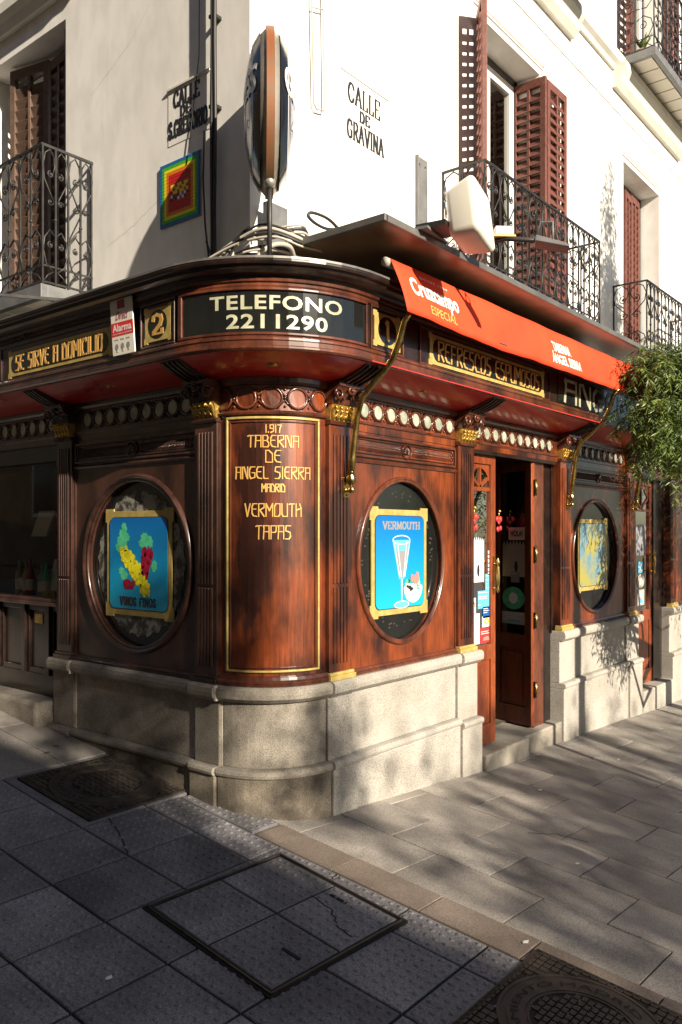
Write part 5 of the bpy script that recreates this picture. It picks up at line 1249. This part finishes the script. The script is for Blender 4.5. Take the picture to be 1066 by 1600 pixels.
mb = MB(); mb.add([(.40, -.20, .03), (.58, -.28, -.03), (.60, -.20, -.05), (.42, -.12, .01), (.41, -.19, .07), (.57, -.26, .0), (.59, -.21, -.01), (.43, -.13, .05)], [(0, 1, 2, 3), (4, 5, 6, 7), (0, 1, 5, 4), (1, 2, 6, 5), (2, 3, 7, 6), (3, 0, 4, 7)], iron_grey); mb.v = [(x, y, z - .08) for x, y, z in mb.v]; mb.build('lamp_head', LB, .006)
mb = MB(); mb.tube([(.42, -.18, -.02), (.44, -.19, .06), (.50, -.22, .05), (.5, -.22, -.06)], .007, iron_grey, 5); mb.build('yoke', LB)
# small box and strut on left balcony edge
mb = MB(); mb.tube([(-.43, 2.75, 3.36), (-.20, 1.45, 3.10)], .014, iron_grey, 4, smooth=False); mb.box(-.42, -.36, 2.42, 2.56, 3.36, 3.43, white_pl); mb.box(-.46, -.34, 2.6, 2.8, 3.27, 3.34, iron_grey)
tag(mb.build('light_bracket'), 'grey steel strut with a small white box under the left balcony', 'bracket')

# ---------------------------------------------------------------- trees
def leaves(mb, pts, r, n, L_, W_, mats, droop=.6, seed=1, clump=.28, perclump=26):
    rr = random.Random(seed)
    k = 0
    while k < n:
        c, rad = rr.choice(pts)
        while True:
            p = Vector((rr.uniform(-1, 1), rr.uniform(-1, 1), rr.uniform(-1, 1)))
            if p.length < 1: break
        cc = Vector(c) + Vector((p.x * rad[0], p.y * rad[1], p.z * rad[2])); m = rr.choice(mats)
        for j in range(perclump):
            q = cc + Vector((rr.gauss(0, clump * .35), rr.gauss(0, clump * .35), rr.gauss(0, clump * .5)))
            a = rr.uniform(0, 6.28); t = Vector((math.cos(a), math.sin(a), -droop + rr.gauss(0, .5))).normalized()
            s_ = t.cross(Vector((rr.gauss(0, .5), rr.gauss(0, .5), 1))).normalized() * W_ * .5; l = L_ * rr.uniform(.6, 1.3)
            mb.add([q, q + t * l * .45 - s_, q + t * l, q + t * l * .45 + s_], [(0, 1, 2, 3)], m); k += 1
def twigs(mb, pts, n, mats, seed, ll=.062, lw=.0095):
    rr = random.Random(seed)
    for k in range(n):
        c, rad = rr.choice(pts)
        p = Vector((rr.gauss(0, .5), rr.gauss(0, .5), rr.gauss(0, .5)))
        q = Vector(c) + Vector((p.x * rad[0], p.y * rad[1], p.z * rad[2])); a = rr.uniform(0, 6.28)
        d = Vector((math.cos(a), math.sin(a), rr.uniform(-.2, .7))).normalized(); m = rr.choice(mats); steps = rr.randint(8, 13); sc = rr.uniform(.6, 1.4); path = [q.copy()]
        for i in range(steps):
            d = (d + Vector((0, 0, -.16))).normalized(); q = q + d * .022 * sc; path.append(q.copy())
            for sg in (-1, 1):
                t = (d * .7 + d.cross(Vector((rr.gauss(0, .3), rr.gauss(0, .3), 1))).normalized() * sg * .8 + Vector((rr.gauss(0, .2), rr.gauss(0, .2), -.25))).normalized()
                w_ = t.cross(Vector((rr.gauss(0, 1), rr.gauss(0, 1), rr.gauss(0, 1)))).normalized() * lw * .5 * sc; l = ll * sc * rr.uniform(.6, 1.2)
                mb.add([q, q + t * l * .4 - w_, q + t * l, q + t * l * .4 + w_], [(0, 1, 2, 3)], m)
        e = Vector((.0012, 0, 0)); mb.add([path[0] - e, path[0] + e, path[-1]], [(0, 1, 2)], bark)
def tree(lab, base, crown, n, L_, W_, seed, trunk_h, limbs, clump=.28, name='street_tree', perclump=26, tw=None):
    t = thing(name, lab, 'tree', base)
    b = Vector(base); mb = MB()
    mb.tube([(0, 0, -.2), (.03, 0, trunk_h * .5), (0, .05, trunk_h)], [.16, .12, .09], bark, 10); mb.build('trunk', t)
    mb = MB()
    for tip in limbs:
        q = Vector(tip) - b; m_ = q * .5 + Vector((0, 0, .25)); mb.tube([(0, .03, trunk_h * .85), tuple(m_), tuple(q)], [.06, .035, .012], bark, 6)
    if limbs: mb.build('branch', t)
    mb = MB(); leaves(mb, [((c[0] - b.x, c[1] - b.y, c[2] - b.z), r_) for c, r_ in crown], 0, n, L_, W_, [leaf_m, leaf_d, leaf_m], seed=seed, clump=clump, perclump=perclump)
    if tw: twigs(mb, [((c[0] - b.x, c[1] - b.y, c[2] - b.z), r_) for c, r_ in tw[0]], tw[1], [leaf_m, leaf_m, leaf_d], seed + 5)
    me = bpy.data.meshes.new('crown'); me.from_pydata(mb.v, [], mb.f)
    for m in mb.mats: me.materials.append(m)
    me.polygons.foreach_set('material_index', mb.m); o = link('crown', me, t)
    return t
F_ = [((4.15, -.85, 2.72), (.36, .28, .40)), ((4.55, -1.0, 2.50), (.48, .35, .48)), ((4.4, -.95, 3.0), (.45, .3, .32)), ((4.1, -.8, 3.08), (.25, .2, .16)), ((3.95, -.8, 2.5), (.12, .15, .30))]
tree('leafy tree with drooping branches reaching in over the awning at the right edge', (5.9, -2.9, z0(5.9, -2.9)),
     [((5.6, -2.3, 3.0), (1.5, .6, .9)), ((5.6, -2.3, 3.0), (1.5, .6, .9)), ((6.6, -2.4, 2.6), (1.2, .6, 1.0)), ((4.7, -1.9, 1.9), (.45, .35, .55)), ((4.6, -1.9, 1.5), (.5, .3, .45)), ((5.0, -3.0, 5.9), (.30, .2, 1.5)), ((5.0, -3.0, 5.4), (.34, .25, .9))],
     20000, .10, .026, 3, 2.6, [(4.2, -.85, 2.8), (4.6, -1.0, 2.5), (5.3, -2, 3.2), (5.0, -2.95, 6.8), (4.5, -1.8, 1.7), (4.05, -.8, 3.1)], clump=.2, tw=(F_, 1500))
tree('off camera street tree whose dappled shade falls on the tavern corner', (-3.2, -12, z0(-3, -12)),
     [((-3.12, -11.2, 6.1), (.30, .7, .80)), ((-3.34, -12.2, 7.0), (.30, .7, .70)), ((-3.16, -11.6, 6.5), (.28, .6, .6)), ((-2.3, -11.5, 5.5), (.2, .5, .3))], 2300, .13, .05, 8, 5.2, [(-2.8, -11.2, 6.3), (-3.3, -12.2, 6.9)], clump=.4)
tree('off camera street tree shading the pavement slabs', (.6, -15, z0(0, -15)),
     [((.0, -14.5, 5.6), (2.4, 1.0, .9)), ((-1.4, -15.5, 6.4), (1.4, 1.0, .8)), ((1.8, -15, 5.6), (1.6, 1, .7)), ((-1.2, -14, 4.9), (1.3, .9, .35)), ((-2.4, -15, 5.6), (1.3, 1.0, .75))], 5200, .20, .08, 13, 4.5, [(0, -14.5, 5.6), (-1.4, -15.5, 6.2)], clump=.42)
# poles whose shadows cross the pavement
for x, y, h_, r_, lab in ((2.66, -3.6, 2.8, .03, 'thin black pole beside the kerb out of frame'), (3.2, -3.9, 4.2, .075, 'thick black lamp post beside the kerb'), (5.35, -3.4, 2.2, .03, 'second thin black pole farther along the kerb'), (.85, -2.9, .9, .05, 'short black bollard at the kerb')):
    z_ = z0(x, y); mb = MB(); mb.tube([(x, y, z_ - .05), (x, y, z_ + h_)], r_, iron, 10); mb.lathe([(r_ * 2.2, 0), (r_ * 2.2, .05), (r_ * 1.2, .12), (r_, .13)], (x, y, z_), iron, 12); mb.ball((x, y, z_ + h_), r_ * 1.5, iron, 10, 6)
    tag(mb.build('pole'), lab, 'pole')
# building across the left street: throws the big shade on the lower left paving
OB = thing('opposite_building', 'ochre apartment building across the narrow left street', 'building', (-12, -40, 0))
mb = MB(); mb.box(-5, 5, -30, 16.6, -1, 12.75, facade_far); mb.build('wall', OB)
for i in range(6):
    for j in range(3):
        mb = MB(); y = 14 - i * 3.4; z = 2.2 + j * 3.6; mb.box(5.0, 5.05, y - 1.2, y, z, z + 2.1, white_frame); mb.box(5.05, 5.06, y - 1.1, y - .1, z + .1, z + 2.0, black_glass); mb.build('window', OB)
OC = thing('opposite_building', 'pale apartment block across the left street beyond the corner', 'building', (-12, 12, 0))
mb = MB(); mb.box(-4, 4.8, -35, 25, -1, 11.6, facade_far); mb.build('wall', OC)
for i in range(9):
    for j in range(3):
        mb = MB(); y = 18 - i * 5; z = 2 + j * 3.4; mb.box(4.8, 4.85, y - 1.2, y, z, z + 2.1, white_frame); mb.box(4.85, 4.86, y - 1.1, y - .1, z + .1, z + 2, black_glass); mb.build('window', OC)
